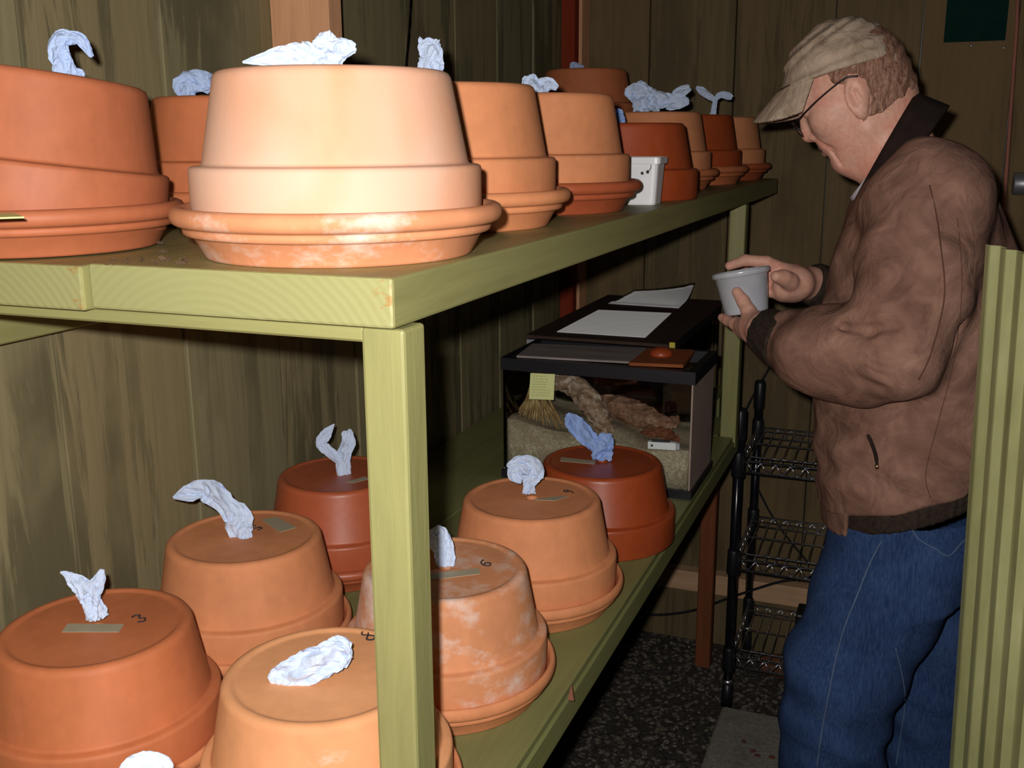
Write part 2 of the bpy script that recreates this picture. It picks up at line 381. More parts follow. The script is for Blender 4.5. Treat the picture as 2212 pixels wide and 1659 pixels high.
def loft_towel(strokes, seed, mat, label, n=10, thick=.5):
    """crumpled paper: pleated thin sheets along a spine of (x, y, width in photo px, depth) rows"""
    r = random.Random(seed); parts = []
    for st in strokes:
        for sheet in range(3):
            rows = spline(st, max(8, 4*len(st))); m = len(rows)
            P3 = [pd(a, b, D) for a, b, w_, D in rows]; v = []; f = []
            ph, ph2, kf = r.uniform(0, 6), r.uniform(0, 6), r.uniform(1.0, 2.5); sk = r.uniform(-.9, .9); shift = (sheet-1)*.30
            e0, e1 = r.uniform(.82, 1.0), r.uniform(.82, 1.0)
            for i in range(m):
                tdir = P3[min(i+1, m-1)]-P3[max(i-1, 0)]; tdir = tdir/(np.linalg.norm(tdir)+1e-9)
                a = np.cross(CF, tdir); a /= np.linalg.norm(a)+1e-9; b = np.cross(tdir, a)
                wd = max(rows[i][2], 2)*rows[i][3]/FPX*.5; s_ = i/(m-1)
                ragged = [r.uniform(-.10, .10) for _ in range(n)]
                for k in range(n):
                    u = -1+2*k/(n-1); uu = u*(e0 if u < 0 else e1)*(1-.22*abs(shift)*2)
                    pl = thick*(.62*sin(kf*u+ph+sk*i*.45)+.22*sin(2.3*kf*u+ph2-i*.8)+shift*1.5*(1-u*u))+r.uniform(-.10, .10)
                    q = P3[i]+wd*(uu+r.uniform(-.07, .07))*a+wd*pl*b+tdir*wd*(.10*sin(5*u+ph2)+ragged[k]*(1 if i in (0, m-1) else .5))
                    v.append(q)
            N = len(v); nb = np.array(CF)*.0007
            v = v+[q+nb for q in v]
            for i in range(m-1):
                for k in range(n-1):
                    q = (i*n+k, i*n+k+1, (i+1)*n+k+1, (i+1)*n+k); f.append(q); f.append(tuple(x+N for x in q[::-1]))
            ed = list(range(n))+[i*n+n-1 for i in range(1, m)]+[(m-1)*n+k for k in range(n-2, -1, -1)]+[i*n for i in range(m-2, 0, -1)]
            for k in range(len(ed)): a_, b_ = ed[k], ed[(k+1) % len(ed)]; f.append((b_, a_, a_+N, b_+N))
            parts.append((v, f))
    o = merged('paper_towel', parts, mat)
    c = Vector(pd(strokes[0][0][0], strokes[0][0][1], strokes[0][0][3]))      # origin at the towel's foot
    o.data.transform(Matrix.Translation(-c)); o.location = c
    tag(o, label, 'paper towel', 'paper towels plugging the pot holes'); return o
def tow(o, strokes, seed, mat, label, dd=0.0, thick=.5):
    p = np.array((o.location.x, o.location.y, o['top'])); D = depth(p)
    S = [[(r[0], r[1], r[2], D+dd+(r[3] if len(r) > 3 else 0)) for r in st] for st in strokes]
    return loft_towel(S, seed, mat, label, thick=thick)

# ---- top shelf
C = pot(-.483, .793, ZT, .127, 'pale', 'large pale overexposed clay pot at the near shelf corner', 'chalky white-stained saucer at the near corner of the top shelf', 'chalk', squash=.945)
A = pot(-.797, .748, ZT, .122, 'tan', 'tilted clay pot at the left edge of the top shelf', 'saucer under the tilted pot at the left edge', 'tan', tilt=(radians(1.5), radians(7.5), 1.0), lift=.004)
D_ = pot(-.52, 1.105, ZT, .124, 'mid', 'clay pot second from the near corner along the top shelf edge', 'chipped saucer of the second pot along the top shelf edge', 'mid')
E_ = pot(-.51, 1.392, ZT, .124, 'mid', 'clay pot beside the white plastic tub, left of it', 'reddish saucer directly left of the white plastic tub', 'red')
B_ = pot(-.822, 1.10, ZT, .118, 'warm', 'clay pot half hidden in the gap between the two nearest top pots', 'saucer hidden behind the two nearest top pots', 'warm')
G_ = pot(-.483, 1.734, ZT, .124, 'dark', 'dark squat clay pot without saucer behind the white plastic tub', squash=.93)
H_ = pot(-.523, 2.085, ZT, .118, 'mid', 'clay pot with a large crumpled towel behind the dark squat pot', 'saucer of the pot behind the dark squat pot', 'warm')
I_ = pot(-.507, 2.355, ZT, .118, 'dark', 'dark red clay pot topped by a two-leaf towel on the top shelf', 'saucer under the dark red pot, second from the far end', 'warm')
J_ = pot(-.494, 2.625, ZT, .118, 'mid', 'clay pot at the far end of the top shelf edge', 'saucer at the far end of the top shelf', 'red')
S_ = pot(-.785, 2.45, ZT, .120, 'mid', 'clay pot carrying another pot in the back row of the top shelf')
F_ = pot(-.785, 2.45, ZT+1.089*.120, .122, 'warm', 'highest clay pot, stacked on another at the back of the top shelf')
K_ = pot(-.775, 2.70, ZT, .115, 'red', 'reddish clay pot hidden behind the far end pots', lift=0)
K_.location = (-.765, 2.72, ZT)
tow(A, [[(145, 172, 66), (138, 140, 52), (127, 112, 46), (130, 84, 44), (150, 76, 30)], [(140, 82, 34), (172, 84, 30), (188, 104, 22), (198, 122, 10)], [(150, 168, 40), (170, 158, 24), (182, 164, 8)]], 1, M_TOWELM, 'light blue towel bent like a hook on the tilted left pot')
tow(B_, [[(408, 210, 36), (400, 186, 52), (425, 176, 52), (455, 182, 44)]], 2, M_TOWELM, 'blue crumpled towel on the half hidden pot between the nearest two', 0)
tow(C, [[(665, 165, 90), (690, 138, 110), (708, 110, 84), (706, 84, 52), (704, 70, 26)], [(690, 136, 72), (640, 122, 66), (585, 126, 44), (524, 134, 5)], [(705, 122, 70), (738, 106, 56), (768, 104, 20)]], 3, M_TOWEL, 'wide white towel spread on the large pale near pot')
tow(D_, [[(930, 185, 62), (930, 150, 60), (931, 120, 55), (926, 98, 52), (926, 84, 50)]], 4, M_TOWEL, 'upright white towel tuft between the large pale pot and the second pot', .0, .35)
tow(E_, [[(1165, 205, 50), (1160, 184, 60), (1165, 172, 44)], [(1165, 188, 36), (1185, 180, 32), (1204, 190, 14)], [(1160, 186, 34), (1138, 176, 28), (1128, 174, 12)]], 5, M_TOWEL, 'white crumpled towel on the pot left of the white tub')
tow(F_, [[(1252, 166, 42), (1248, 154, 40), (1238, 142, 20), (1233, 136, 6)]], 6, M_TOWELM, 'small blue towel point on the highest stacked pot', -.04)
tow(G_, [[(1338, 268, 30), (1335, 250, 32), (1328, 238, 20)]], 7, M_TOWELB, 'blue towel scrap on the dark squat pot behind the white tub')
tow(H_, [[(1400, 240, 70), (1395, 215, 70), (1385, 195, 52), (1390, 178, 20)], [(1400, 212, 50), (1370, 202, 42), (1350, 200, 16)], [(1410, 216, 46), (1440, 216, 36), (1458, 212, 28), (1468, 200, 30), (1488, 188, 18)], [(1440, 222, 30), (1470, 220, 30), (1488, 218, 16)]], 8, M_TOWEL, 'largest crumpled pale blue towel, far along the top shelf', -.03)
tow(I_, [[(1540, 250, 16), (1543, 228, 12), (1545, 214, 12)], [(1545, 216, 11), (1528, 205, 18), (1515, 195, 17), (1504, 188, 6)], [(1545, 214, 10), (1556, 205, 15), (1570, 206, 17), (1581, 212, 10)]], 9, M_TOWEL, 'towel shaped like two sprouting leaves on the dark red pot', 0, .4)

# ---- lower bench
L1 = pot(-.79, .762, ZL, .1245, 'warm', 'clay pot marked 3 on the lower shelf, far left', 'saucer under the pot marked 3 on the lower shelf', 'mid', lip=.6)
L2 = pot(-.797, 1.034, ZL, .1245, 'mid', 'clay pot marked 5 with a twisted towel on the lower shelf', 'saucer under the pot marked 5', 'mid', lip=.6)
L3 = pot(-.824, 1.318, ZL, .120, 'red', 'smooth reddish clay pot half hidden behind the near post', 'saucer under the smooth reddish pot behind the near post', 'red')
L4 = pot(-.508, .768, ZL, .1240, 'cream', 'pale clay pot with a rolled towel lying on it, behind the near post foot', 'saucer of the pale pot with the rolled towel', 'mid', lip=.55)
L5 = pot(-.545, .503, ZL, .120, 'warm', 'clay pot cut off by the bottom picture edge, lower left')
L6 = pot(-.506, 1.038, ZL, .1245, 'chalky', 'white-stained clay pot marked 6 right of the near post', 'saucer under the white-stained pot marked 6', 'mid', lip=.6)
L7 = pot(-.495, 1.308, ZL, .1245, 'mid', 'clay pot with a crumpled ball of towel in the middle of the lower shelf', 'saucer under the middle pot of the lower shelf', 'mid', lip=.6)
L8 = pot(-.474, 1.592, ZL, .126, 'dark', 'dark smooth clay pot without saucer in front of the glass tank', squash=.97)
tow(L1, [[(210, 1336, 52), (203, 1310, 44), (195, 1290, 46), (188, 1272, 60)], [(190, 1280, 50), (165, 1258, 34), (145, 1242, 18), (130, 1236, 4)], [(196, 1280, 46), (212, 1256, 34), (220, 1230, 10)]], 11, M_TOWEL, 'white towel tuft with two points on the pot marked 3', 0, .45)
tow(L2, [[(524, 1172, 46), (516, 1145, 62), (514, 1118, 60), (490, 1092, 46), (460, 1066, 58), (438, 1056, 46), (405, 1066, 40), (374, 1075, 6)]], 12, M_TOWEL, 'long twisted white towel leaning left on the pot marked 5')
tow(L3, [[(746, 1032, 30), (742, 1004, 34), (744, 980, 34), (754, 955, 34), (748, 930, 24)], [(742, 1000, 26), (716, 980, 26), (694, 958, 30), (706, 935, 26), (722, 916, 3)]], 13, M_TOWEL, 'forked white towel on the reddish pot behind the post', 0, .4)
tow(L4, [[(586, 1474, 34), (606, 1464, 60), (650, 1446, 74), (700, 1424, 80), (736, 1408, 76), (758, 1404, 40)]], 14, M_TOWEL, 'rolled white towel lying flat on the pale lower pot', -.016, .62)
tow(L5, [[(280, 1690, 60), (285, 1660, 60), (320, 1648, 48), (350, 1650, 44), (368, 1664, 24)]], 15, M_TOWEL, 'white towel at the bottom picture edge', -.02)
tow(L6, [[(962, 1222, 42), (958, 1190, 50), (948, 1158, 46), (938, 1140, 24)], [(950, 1180, 40), (930, 1165, 36), (915, 1160, 20)]], 16, M_TOWEL, 'white towel just right of the near post on the pot marked 6', 0, .4)
tow(L7, [[(1142, 1066, 30), (1142, 1048, 28), (1146, 1030, 44)], [(1160, 1036, 30), (1150, 1010, 50), (1120, 1004, 40), (1100, 1014, 26)], [(1108, 1010, 28), (1112, 1026, 30), (1128, 1036, 22)]], 17, M_TOWEL, 'crumpled ball of white towel on the middle lower pot')
tow(L8, [[(1298, 994, 44), (1300, 972, 48), (1306, 950, 44), (1308, 936, 26)], [(1292, 966, 34), (1270, 944, 42), (1248, 920, 46), (1234, 904, 34), (1226, 893, 8)]], 18, M_TOWELB, 'bright blue two-lobed towel on the dark pot before the tank')

def flat(name, pix, z, th, mat, parent):
    pts = [tuple(pz(x, y, z)[:2]) for x, y in pix]; o = prism(name, pts, z, z+th, mat); return put_under(o, parent)
def put_under(o, parent):
    bpy.context.view_layer.update()
    o.parent = parent; o.matrix_parent_inverse = parent.matrix_world.inverted(); return o
def mark(strokes, pix, size, z, parent, rot=0.0):
    c = pz(pix[0], pix[1], z); parts = []
    for st in strokes:
        P = spline(st, 4*len(st)) if len(st) > 2 else np.array(st, float)
        ca, sa = cos(rot), sin(rot)
        parts.append(tube_data([c+np.array((size*(a*ca-b*sa), size*(a*sa+b*ca), .0006)) for a, b in P], .0009, 5))
    o = merged('marker_number', parts, M_INK); return put_under(o, parent)
zt = lambda o: o['top']+.0002
flat('tape', [(134, 1366), (146, 1348), (268, 1349), (257, 1366)], zt(L1), .0006, M_TAPE, L1)
flat('tape', [(564, 1123), (597, 1117), (640, 1140), (605, 1150)], zt(L2), .0006, M_TAPE, L2)
flat('tape', [(746, 1042), (788, 1030), (800, 1034), (762, 1044)], zt(L3), .0006, M_TAPE, L3)
flat('tape', [(900, 1243), (1034, 1228), (1038, 1240), (905, 1257)], zt(L6), .0006, M_TAPE, L6)
flat('tape', [(1150, 1080), (1190, 1074), (1230, 1072), (1200, 1082)], zt(L7), .0006, M_TAPE, L7)
flat('tape', [(1212, 988), (1288, 996), (1284, 1003), (1210, 996)], zt(L8), .0006, M_TAPE, L8)
THREE = [[(-.4, .8), (.1, 1), (.45, .6), (.05, .1), (.5, -.4), (.1, -1), (-.5, -.7)]]
FIVE = [[(.5, 1), (-.35, .95)], [(-.35, .95), (-.4, .2), (.1, .3), (.5, -.2), (.2, -.9), (-.5, -.8)]]
EIGHT = [[(.45, .8), (-.1, .95), (-.35, .5), (.1, .05), (.45, -.5), (.0, -1), (-.45, -.6), (0, 0), (.45, .8)]]
SIX = [[(.4, .9), (-.2, .5), (-.5, -.3), (0, -1), (.5, -.5), (.1, -.05), (-.4, -.4)]]
NINE = [[(.4, .5), (0, .95), (-.4, .5), (0, .1), (.4, .5), (.35, -.3), (.1, -1)]]
mark(THREE, (300, 1337), .010, zt(L1), L1, 1.2); mark(FIVE, (554, 1140), .009, zt(L2), L2, -1.9)
mark(EIGHT, (795, 1374), .011, zt(L4), L4, 1.0); mark(SIX, (1047, 1217), .010, zt(L6), L6, 1.0); mark(NINE, (1228, 1063), .009, zt(L7), L7, 1.2)

# yellow card under the tilted pot's rim
o = prism('folded_card', [tuple(pz(a, b, ZT+.042)[:2]) for a, b in ((-10, 472), (52, 470), (30, 462), (-10, 462))], ZT+.0415, ZT+.0428, plain('yellow_card', (.8, .75, .25), .7))
tag(o, 'yellow and white card wedged under the tilted left pot', 'card')
# ================================================================== white tub on the top shelf
def square_tub():
    c0 = (pz(1365, 442, ZT)+pz(1437, 442, ZT))/2
    t = empty('plastic_tub', (c0[0]-.014, c0[1]+.014, ZT)); tag(t, 'white square plastic tub with two dark dots between two clay pots', 'tub')
    rot = YAW-.35; ca, sa = cos(rot), sin(rot)
    def ring(h, z): return [(t.location.x+x*ca-y*sa, t.location.y+x*sa+y*ca, ZT+z) for x, y in ((-h, -h), (h, -h), (h, h), (-h, h))]
    def rr(h, z, rad=.008):
        out = []
        for i, (sx, sy) in enumerate(((-1, -1), (1, -1), (1, 1), (-1, 1))):
            cx_, cy_ = sx*(h-rad), sy*(h-rad); a0 = [pi, 1.5*pi, 0, .5*pi][i]
            for k in range(4):
                a = a0+k/3*pi/2; x, y = cx_+rad*cos(a), cy_+rad*sin(a)
                out.append((x*ca-y*sa, x*sa+y*ca, z))
        return out
    def shell(name, prof, mat, closed=True):
        v = []; f = []
        for h, z in prof: v += rr(h, z)
        n = 16
        for j in range(len(prof)-1):
            for k in range(n): f.append((j*n+k, j*n+(k+1) % n, (j+1)*n+(k+1) % n, (j+1)*n+k))
        f.append(tuple(range(n))[::-1]); f.append(tuple((len(prof)-1)*n+k for k in range(n)))
        o = fix_normals(mk(name, v, f, mat)); o.parent = t; return o
    M_TUB = plain('tub_plastic', (.80, .80, .82), .35, 0, .5, .05, 30, .1)
    shell('tub_body', [(.0245, 0), (.0255, .002), (.0295, .064), (.0295, .0655)], M_TUB)
    shell('lid', [(.0325, .062), (.0332, .0625), (.0332, .0715), (.0318, .0725), (.0300, .0715)], M_TUB)
    # marker strokes on the face towards the camera
    fy = lambda z: -.0255-.004*(z/.064)-.0006
    def onface(x, z): y = fy(z); return (x*ca-y*sa, x*sa+y*ca, z)
    o = merged('marker_dots', [tube_data([onface(.004, .048), onface(.0075, .0485)], .0022, 8), tube_data([onface(.0125, .050), onface(.016, .0505)], .0024, 8), tube_data([onface(.016, .0515), onface(.019, .056), onface(.0195, .061)], .0006, 5)], M_INK)
    o.parent = t
square_tub()

# ================================================================== glass tanks
def tank(x0, x1, y0, y1, z0, z1, label, side_mat=None, name='glass_tank'):
    t = empty(name, ((x0+x1)/2, (y0+y1)/2, z0)); tag(t, label, 'tank'); th = .004
    def b(nm, lo, hi, m, bev=0.0): return box(nm, lo, hi, m, t, bev)
    def frame(nm, za, zb, lip):
        e = .004; parts = [boxd((x0-e, y0-e, za), (x1+e, y0+lip, zb)), boxd((x0-e, y1-lip, za), (x1+e, y1+e, zb)), boxd((x0-e, y0+lip, za), (x0+lip, y1-lip, zb)), boxd((x1-lip, y0+lip, za), (x1+e, y1-lip, zb))]
        o = merged(nm, parts, M_BLACK); o.data.transform(Matrix.Translation(-Vector(t.location))); o.parent = t
    frame('top_frame', z1-.024, z1, .012); frame('bottom_frame', z0, z0+.016, .012)
    b('glass_pane', (x0, y0, z0+.006), (x1, y0+th, z1-.006), M_GLASS); b('glass_pane', (x0, y1-th, z0+.006), (x1, y1, z1-.006), M_GLASS)
    b('glass_pane', (x0, y0+th, z0+.006), (x0+th, y1-th, z1-.006), M_GLASS); b('glass_pane', (x1-th, y0+th, z0+.006), (x1, y1-th, z1-.006), side_mat or M_GLASS)
    b('base_pane', (x0+th, y0+th, z0+.006), (x1-th, y1-th, z0+.011), M_BLACK)
    return t
TX0, TX1, TY0, TY1, TZ1 = -.747, -.367, 1.80+.014, 2.018, HC-.415
M_SIDE = plain('grey_glare_side', g(172, 148, 138), .7, 0, .3, .12, 12)  # glare on the tank's side glass, painted as an opaque grey pane
T1 = tank(TX0, TX1, TY0, TY1, ZL+.001, TZ1, 'black-framed glass tank with sand and bark behind the dark pot', M_SIDE)
tank2 = tank(-.776, -.478, 2.045, 2.66, ZL+.001, HC-.420, 'longer black-framed tank with two white covered lids, behind the first tank')
# contents of the near tank
def height_slab(name, x0, x1, y0, y1, zb, fn, mat, nx=40, ny=24):
    v = []; f = []
    xs = np.linspace(x0, x1, nx); ys = np.linspace(y0, y1, ny)
    for y in ys:
        for x in xs: v.append((x, y, fn(x, y)))
    for j in range(ny-1):
        for i in range(nx-1): f.append((j*nx+i, j*nx+i+1, (j+1)*nx+i+1, (j+1)*nx+i))
    edge = [i for i in range(nx)]+[j*nx+nx-1 for j in range(1, ny)]+[(ny-1)*nx+i for i in range(nx-2, -1, -1)]+[j*nx for j in range(ny-2, 0, -1)]
    b = len(v)
    for e in edge: v.append((v[e][0], v[e][1], zb))
    n = len(edge)
    for k in range(n): f.append((edge[k], edge[(k+1) % n], b+(k+1) % n, b+k))
    f.append(tuple(range(b, b+n)))
    return fix_normals(mk(name, v, f, mat, None, True))
t = NT('tank_sand'); v = t.coord(); a = t.noise(v, 220, 3, .7, 0, False); b = t.noise(v, 14, 4, .6, 0, False)
t.base(t.mix(t.ramp(b, [(.45, (0, 0, 0)), (.62, (.55, .55, .55))]), t.ramp(a, [(.3, (.24, .19, .12)), (.6, (.46, .39, .27)), (.78, (.75, .68, .55))]), (.24, .17, .10))); t.set(.9, 0, .2); t.bump(a, .6, .003)
zs = HC-.555
sand = height_slab('tank_sand', TX0+.006, TX1-.006, TY0+.006, TY1-.006, ZL+.013, lambda x, y: zs+.007-.085*(x+.747)+.005*sin(x*31)+.004*sin(y*60+x*20)+.07*(y-TY0), t.m)
tag(sand, 'pale sand filling the bottom of the near glass tank', 'sand', kind='stuff')
def bark(name, pts, rad, label, c, seed, n=14):
    r = random.Random(seed); rows = spline([list(p)+[q] for p, q in zip(pts, rad)], 26)
    v, f = tube_data([x[:3] for x in rows], [x[3] for x in rows], n)
    v = [np.array(p)+np.array([r.uniform(-1, 1) for _ in range(3)])*.0035 for p in v]
    t = NT(name+'_mat'); q = t.coord(); nz = t.noise(q, 34, 6, .75); n2 = t.noise(q, 120, 3, .6)
    t.base(t.mix(.3, t.ramp(nz, [(.3, mul(c[0], 1)), (.5, c[1]), (.68, c[2])]), t.ramp(n2, [(.3, (0, 0, 0)), (.7, c[2])]))); t.set(.85, 0, .2); t.bump(nz, .8, .008)
    o = mk(name, v, f, t.m, None, False); c0 = Vector(v[0].tolist()) if hasattr(v[0], 'tolist') else Vector(v[0])
    tag(o, label, 'bark'); return o
bark('curved_bark', [px(1195, 822, 1.90), px(1240, 835, 1.90), px(1275, 870, 1.885), px(1300, 912, 1.87), px(1312, 950, 1.86)], [.016, .021, .024, .020, .018], 'curved grey and brown bark piece arching inside the near tank', ((.10, .045, .02), (.34, .18, .09), (.80, .70, .60)), 4)
bark('bark_slab', [px(1290, 868, 1.96), px(1335, 880, 1.95), px(1390, 900, 1.94), px(1440, 915, 1.93), px(1466, 906, 1.93)], [.014, .024, .024, .016, .006], 'rough reddish bark slab lying right inside the near tank', ((.07, .03, .016), (.28, .12, .07), (.62, .42, .28)), 6)
bark('bark_splinter', [px(1370, 945, 1.91), px(1430, 935, 1.905), px(1474, 958, 1.90)], [.006, .010, .004], 'dark red splinter under the bark slab in the near tank', ((.05, .02, .012), (.20, .06, .03), (.3, .12, .06)), 8)
def straw():
    r = random.Random(5); parts = []
    ap = px(1163, 806, 1.885)
    for k in range(70):
        s = r.uniform(-1, 1); bx = 1158+s*58+r.uniform(-6, 6); by = 925+r.uniform(-22, 10)
        yb = 1.885+r.uniform(-.045, .03)
        a = ap+np.array((r.uniform(-.013, .013), r.uniform(-.01, .01), r.uniform(-.004, .006))); b = px(bx, by, yb)
        m = (a+b)/2+np.array((-s*.010, 0, .004))
        parts.append(tube_data(spline([a, m, b], 6), [r.uniform(.0007, .0022)]*5+[.0006], 5))
    t = NT('straw'); q = t.coord(); nz = t.noise(q, 60, 3)
    t.base(t.ramp(nz, [(.3, (.20, .11, .04)), (.55, (.42, .27, .11)), (.75, (.72, .55, .28))])); t.set(.7, 0, .3)
    tag(merged('straw_bundle', parts, t.m), 'fan of dry straw stems behind the yellow note in the tank', 'straw')
straw()
th_ = empty('thermometer', tuple(px(1434, 962, 1.827))); tag(th_, 'small white thermometer lying on the tank sand', 'thermometer')
for nm, (a, b, c_), (d, e, f_), m in (('body', (-.030, -.005, -.007), (.024, .005, .007), M_WHITE), ('tip', (.0245, -.004, -.006), (.031, .004, .006), plain('grey_plastic', (.45, .45, .47), .4)), ('clip', (-.022, -.0058, .0072), (.012, .002, .0105), plain('dark_clip', (.05, .05, .06), .4)), ('dot', (-.024, -.0058, -.002), (-.020, -.0050, .002), M_INK)):
    o = mk(nm, *boxd((a, b, c_), (d, e, f_)), m); o.parent = th_
th_.rotation_euler = (0, radians(-3), 0)
# note on the glass
def note():
    z = [px(1146, 806, TY0-.001), px(1199, 808, TY0-.001), px(1196, 864, TY0-.0035), px(1143, 862, TY0-.0035)]
    t = NT('note_paper'); t.base((.78, .80, .36)); t.set(.8, 0, .2)
    v = []; nrm = np.array((0, -.0006, 0))
    for p in z: v.append(p)
    for p in z: v.append(p+nrm)
    o = fix_normals(mk('sticky_note', v, [(0, 1, 2, 3), (7, 6, 5, 4), (0, 4, 5, 1), (1, 5, 6, 2), (2, 6, 7, 3), (3, 7, 4, 0)], t.m)); tag(o, 'yellow sticky note with handwriting on the near tank glass', 'note')
    r = random.Random(2); parts = []
    ex = (z[1]-z[0]); ez = (z[3]-z[0])
    for k in range(8):
        u = .10+.03*r.random(); end = .88-.25*r.random(); yv = .10+k*.105
        while u < end:
            L = r.uniform(.06, .16); n = 5; pts = []
            for i in range(n): pts.append(z[0]+ex*(u+L*i/(n-1))+ez*(yv+r.uniform(-.018, .018))+nrm*1.4)
            parts.append(tube_data(pts, .00035, 4)); u += L+.04
    h = merged('handwriting', parts, plain('pencil_grey', (.28, .28, .16), .8)); h.parent = o
note()
# lid of the near tank: mesh panel, wooden plate, clay knob
zl1 = TZ1+.001
def quad_slab(name, pix, z0, z1, mat, lab=None, cat=None, parent=None):
    o = prism(name, [tuple(pz(x, y, z1)[:2]) for x, y in pix], z0, z1, mat)
    if lab: tag(o, lab, cat)
    return o
M_MESH = board_mat('mesh_lid', g(150, 142, 140), 0, .5, .3)
quad_slab('screen_lid', [(1116, 768), (1358, 781), (1395, 752), (1150, 742)], zl1, zl1+.004, M_MESH, 'grey wire screen lid on the near tank', 'lid')
quad_slab('wooden_plate', [(1359, 783), (1476, 788), (1500, 756), (1400, 751)], zl1, zl1+.006, board_mat('plate_wood', g(150, 84, 48), 0, .3, .2), 'flat brown wooden plate on the right of the near tank lid', 'plate')
k0 = pz(1428, 768, zl1+.0065)
kn = lathe('clay_knob', [(.0001, 0), (.022, 0), (.0225, .004), (.020, .010), (.014, .0145), (.006, .0165), (.0001, .017)], M_TC['dark'], (k0[0], k0[1], zl1+.0065), 32, False)
tag(kn, 'small orange clay dome on the wooden plate', 'knob')
# lid of the far tank
zl2 = HC-.4195
M_LIDB = board_mat('dark_lid', g(70, 54, 46), 1, .3, .3)
lid2 = box('tank_lid', (-.786, 2.036, zl2), (-.468, 2.67, zl2+.008), M_LIDB, None, .001); put(box('front_edge', (-.780, 2.031, zl2-.014), (-.474, 2.0355, zl2-.001), plain('grey_edge', (.30, .30, .33), .4)), lid2); put(box('corner_block', (-.498, 2.026, zl2-.020), (-.473, 2.0305, zl2-.001), plain('pale_block', (.62, .60, .58), .5)), lid2); tag(lid2, 'dark wooden lid frame with two openings on the far tank', 'lid')
M_PAP = plain('white_sheet', (.90, .90, .95), .7, 0, .3, .05, 25, .3); _b = M_PAP.node_tree.nodes['Principled BSDF']; _b.inputs['Sheen Weight'].default_value = 1.0; _b.inputs['Sheen Roughness'].default_value = .45
quad_slab('white_sheet', [(1203, 716), (1394, 728), (1450, 676), (1293, 669)], zl2+.009, zl2+.0105, M_PAP, 'nearer white sheet covering the far tank lid', 'sheet')
def curled():
    c = [pz(1314, 656, zl2+.0095), pz(1466, 666, zl2+.0095), pz(1500, 634, zl2+.0095), pz(1372, 626, zl2+.0095)]
    v = []; n = 8
    for lay in (0, .0012):
        for j in range(n):
            s = j/(n-1)
            for i in range(n):
                u = i/(n-1); p = (c[0]*(1-u)+c[1]*u)*(1-s)+(c[3]*(1-u)+c[2]*u)*s
                v.append(p+np.array((0, 0, lay+.030*max(0, s-.45)**1.5*u**1.5*2.4)))
    f = []
    for L, flip in ((0, True), (n*n, False)):
        for j in range(n-1):
            for i in range(n-1):
                q = (L+j*n+i, L+j*n+i+1, L+(j+1)*n+i+1, L+(j+1)*n+i); f.append(q[::-1] if flip else q)
    ed = list(range(n))+[j*n+n-1 for j in range(1, n)]+[(n-1)*n+i for i in range(n-2, -1, -1)]+[j*n for j in range(n-2, 0, -1)]
    for k in range(len(ed)): a, b = ed[k], ed[(k+1) % len(ed)]; f.append((a, b, n*n+b, n*n+a))
    tag(fix_normals(mk('white_sheet', v, f, M_PAP, None, True)), 'farther white sheet with a curled-up corner on the far tank', 'sheet')
curled()
o = box('yellow_tag', tuple(px(1452, 750, 2.037)-np.array((.006, .0008, .010))), tuple(px(1452, 750, 2.037)+np.array((.006, .0008, .010))), plain('yellow_tag', (.6, .48, .06), .6)); tag(o, 'tiny yellow tag at the corner of the far tank', 'tag')

# ================================================================== wire rack
def rack():
    x0, x1, y0, y1 = -.388, .165, 2.525, 2.855
    t = empty('wire_rack', (x0, y0, 0)); tag(t, 'black-posted chrome wire shelving rack behind the man', 'rack')
    loc = Vector(t.location)
    def add(nm, parts, m, par=None, sm=True):
        o = merged(nm, parts, m, None, sm); o.data.transform(Matrix.Translation(-loc)); o.parent = t; return o
    for (x, y) in ((x0, y0), (x1, y0), (x0, y1), (x1, y1)):
        p = add('post', [tube_data([(x, y, .075), (x, y, .825)], .0125, 16)], M_BLKG)
        for z in (.690, .42, .14): add('shelf_collar', [tube_data([(x, y, z-.035), (x, y, z-.03), (x, y, z+.03), (x, y, z+.035)], [.0155, .0175, .0165, .0145], 16)], M_BLACK)
        add('post_cap', [tube_data([(x, y, .755), (x, y, .76), (x, y, .83), (x, y, .838)], [.0145, .016, .016, .012], 16)], M_BLACK)
        add('foot', [tube_data([(x, y, .0), (x, y, .03), (x, y, .075)], [.016, .015, .0135], 14)], M_BLACK)
        add('foot_ring', [tube_data([(x, y, .068), (x, y, .080)], .0155, 14)], M_CHROME)
    for z in (.70, .43, .15):
        P = []
        for yy in (y0, y1):
            for zz in (z, z-.030): P.append(tube_data([(x0, yy, zz), (x1, yy, zz)], .0032, 6))
            n = 14; pts = []
            for k in range(2*n+1): pts.append((x0+.02+(x1-x0-.04)*k/(2*n), yy, z-.002 if k % 2 == 0 else z-.028))
            for a, b in zip(pts[:-1], pts[1:]): P.append(tube_data([a, b], .0018, 5))
        for xx in (x0, x1):
            for zz in (z, z-.030): P.append(tube_data([(xx, y0, zz), (xx, y1, zz)], .0032, 6))
            pts = [(xx, y0+(y1-y0)*k/16, z-.002 if k % 2 == 0 else z-.028) for k in range(17)]
            for a, b in zip(pts[:-1], pts[1:]): P.append(tube_data([a, b], .0018, 5))
        add('shelf_frame', P, M_CHROME)
        for k in range(1, 21):
            x = x0+(x1-x0)*k/21; add('shelf_wire', [tube_data([(x, y0, z+.003), (x, y1, z+.003)], .0016, 6)], M_CHROME)
        for s in (.12, .5, .88):
            y = y0+(y1-y0)*s; add('cross_wire', [tube_data([(x0, y, z), (x1, y, z)], .0024, 6)], M_CHROME)
rack()
o = box('black_box', (-.235, 2.66, .155), (-.15, 2.74, .235), M_BLACK, None, .006, 2); tag(o, 'small black box on the lowest rack shelf', 'box')
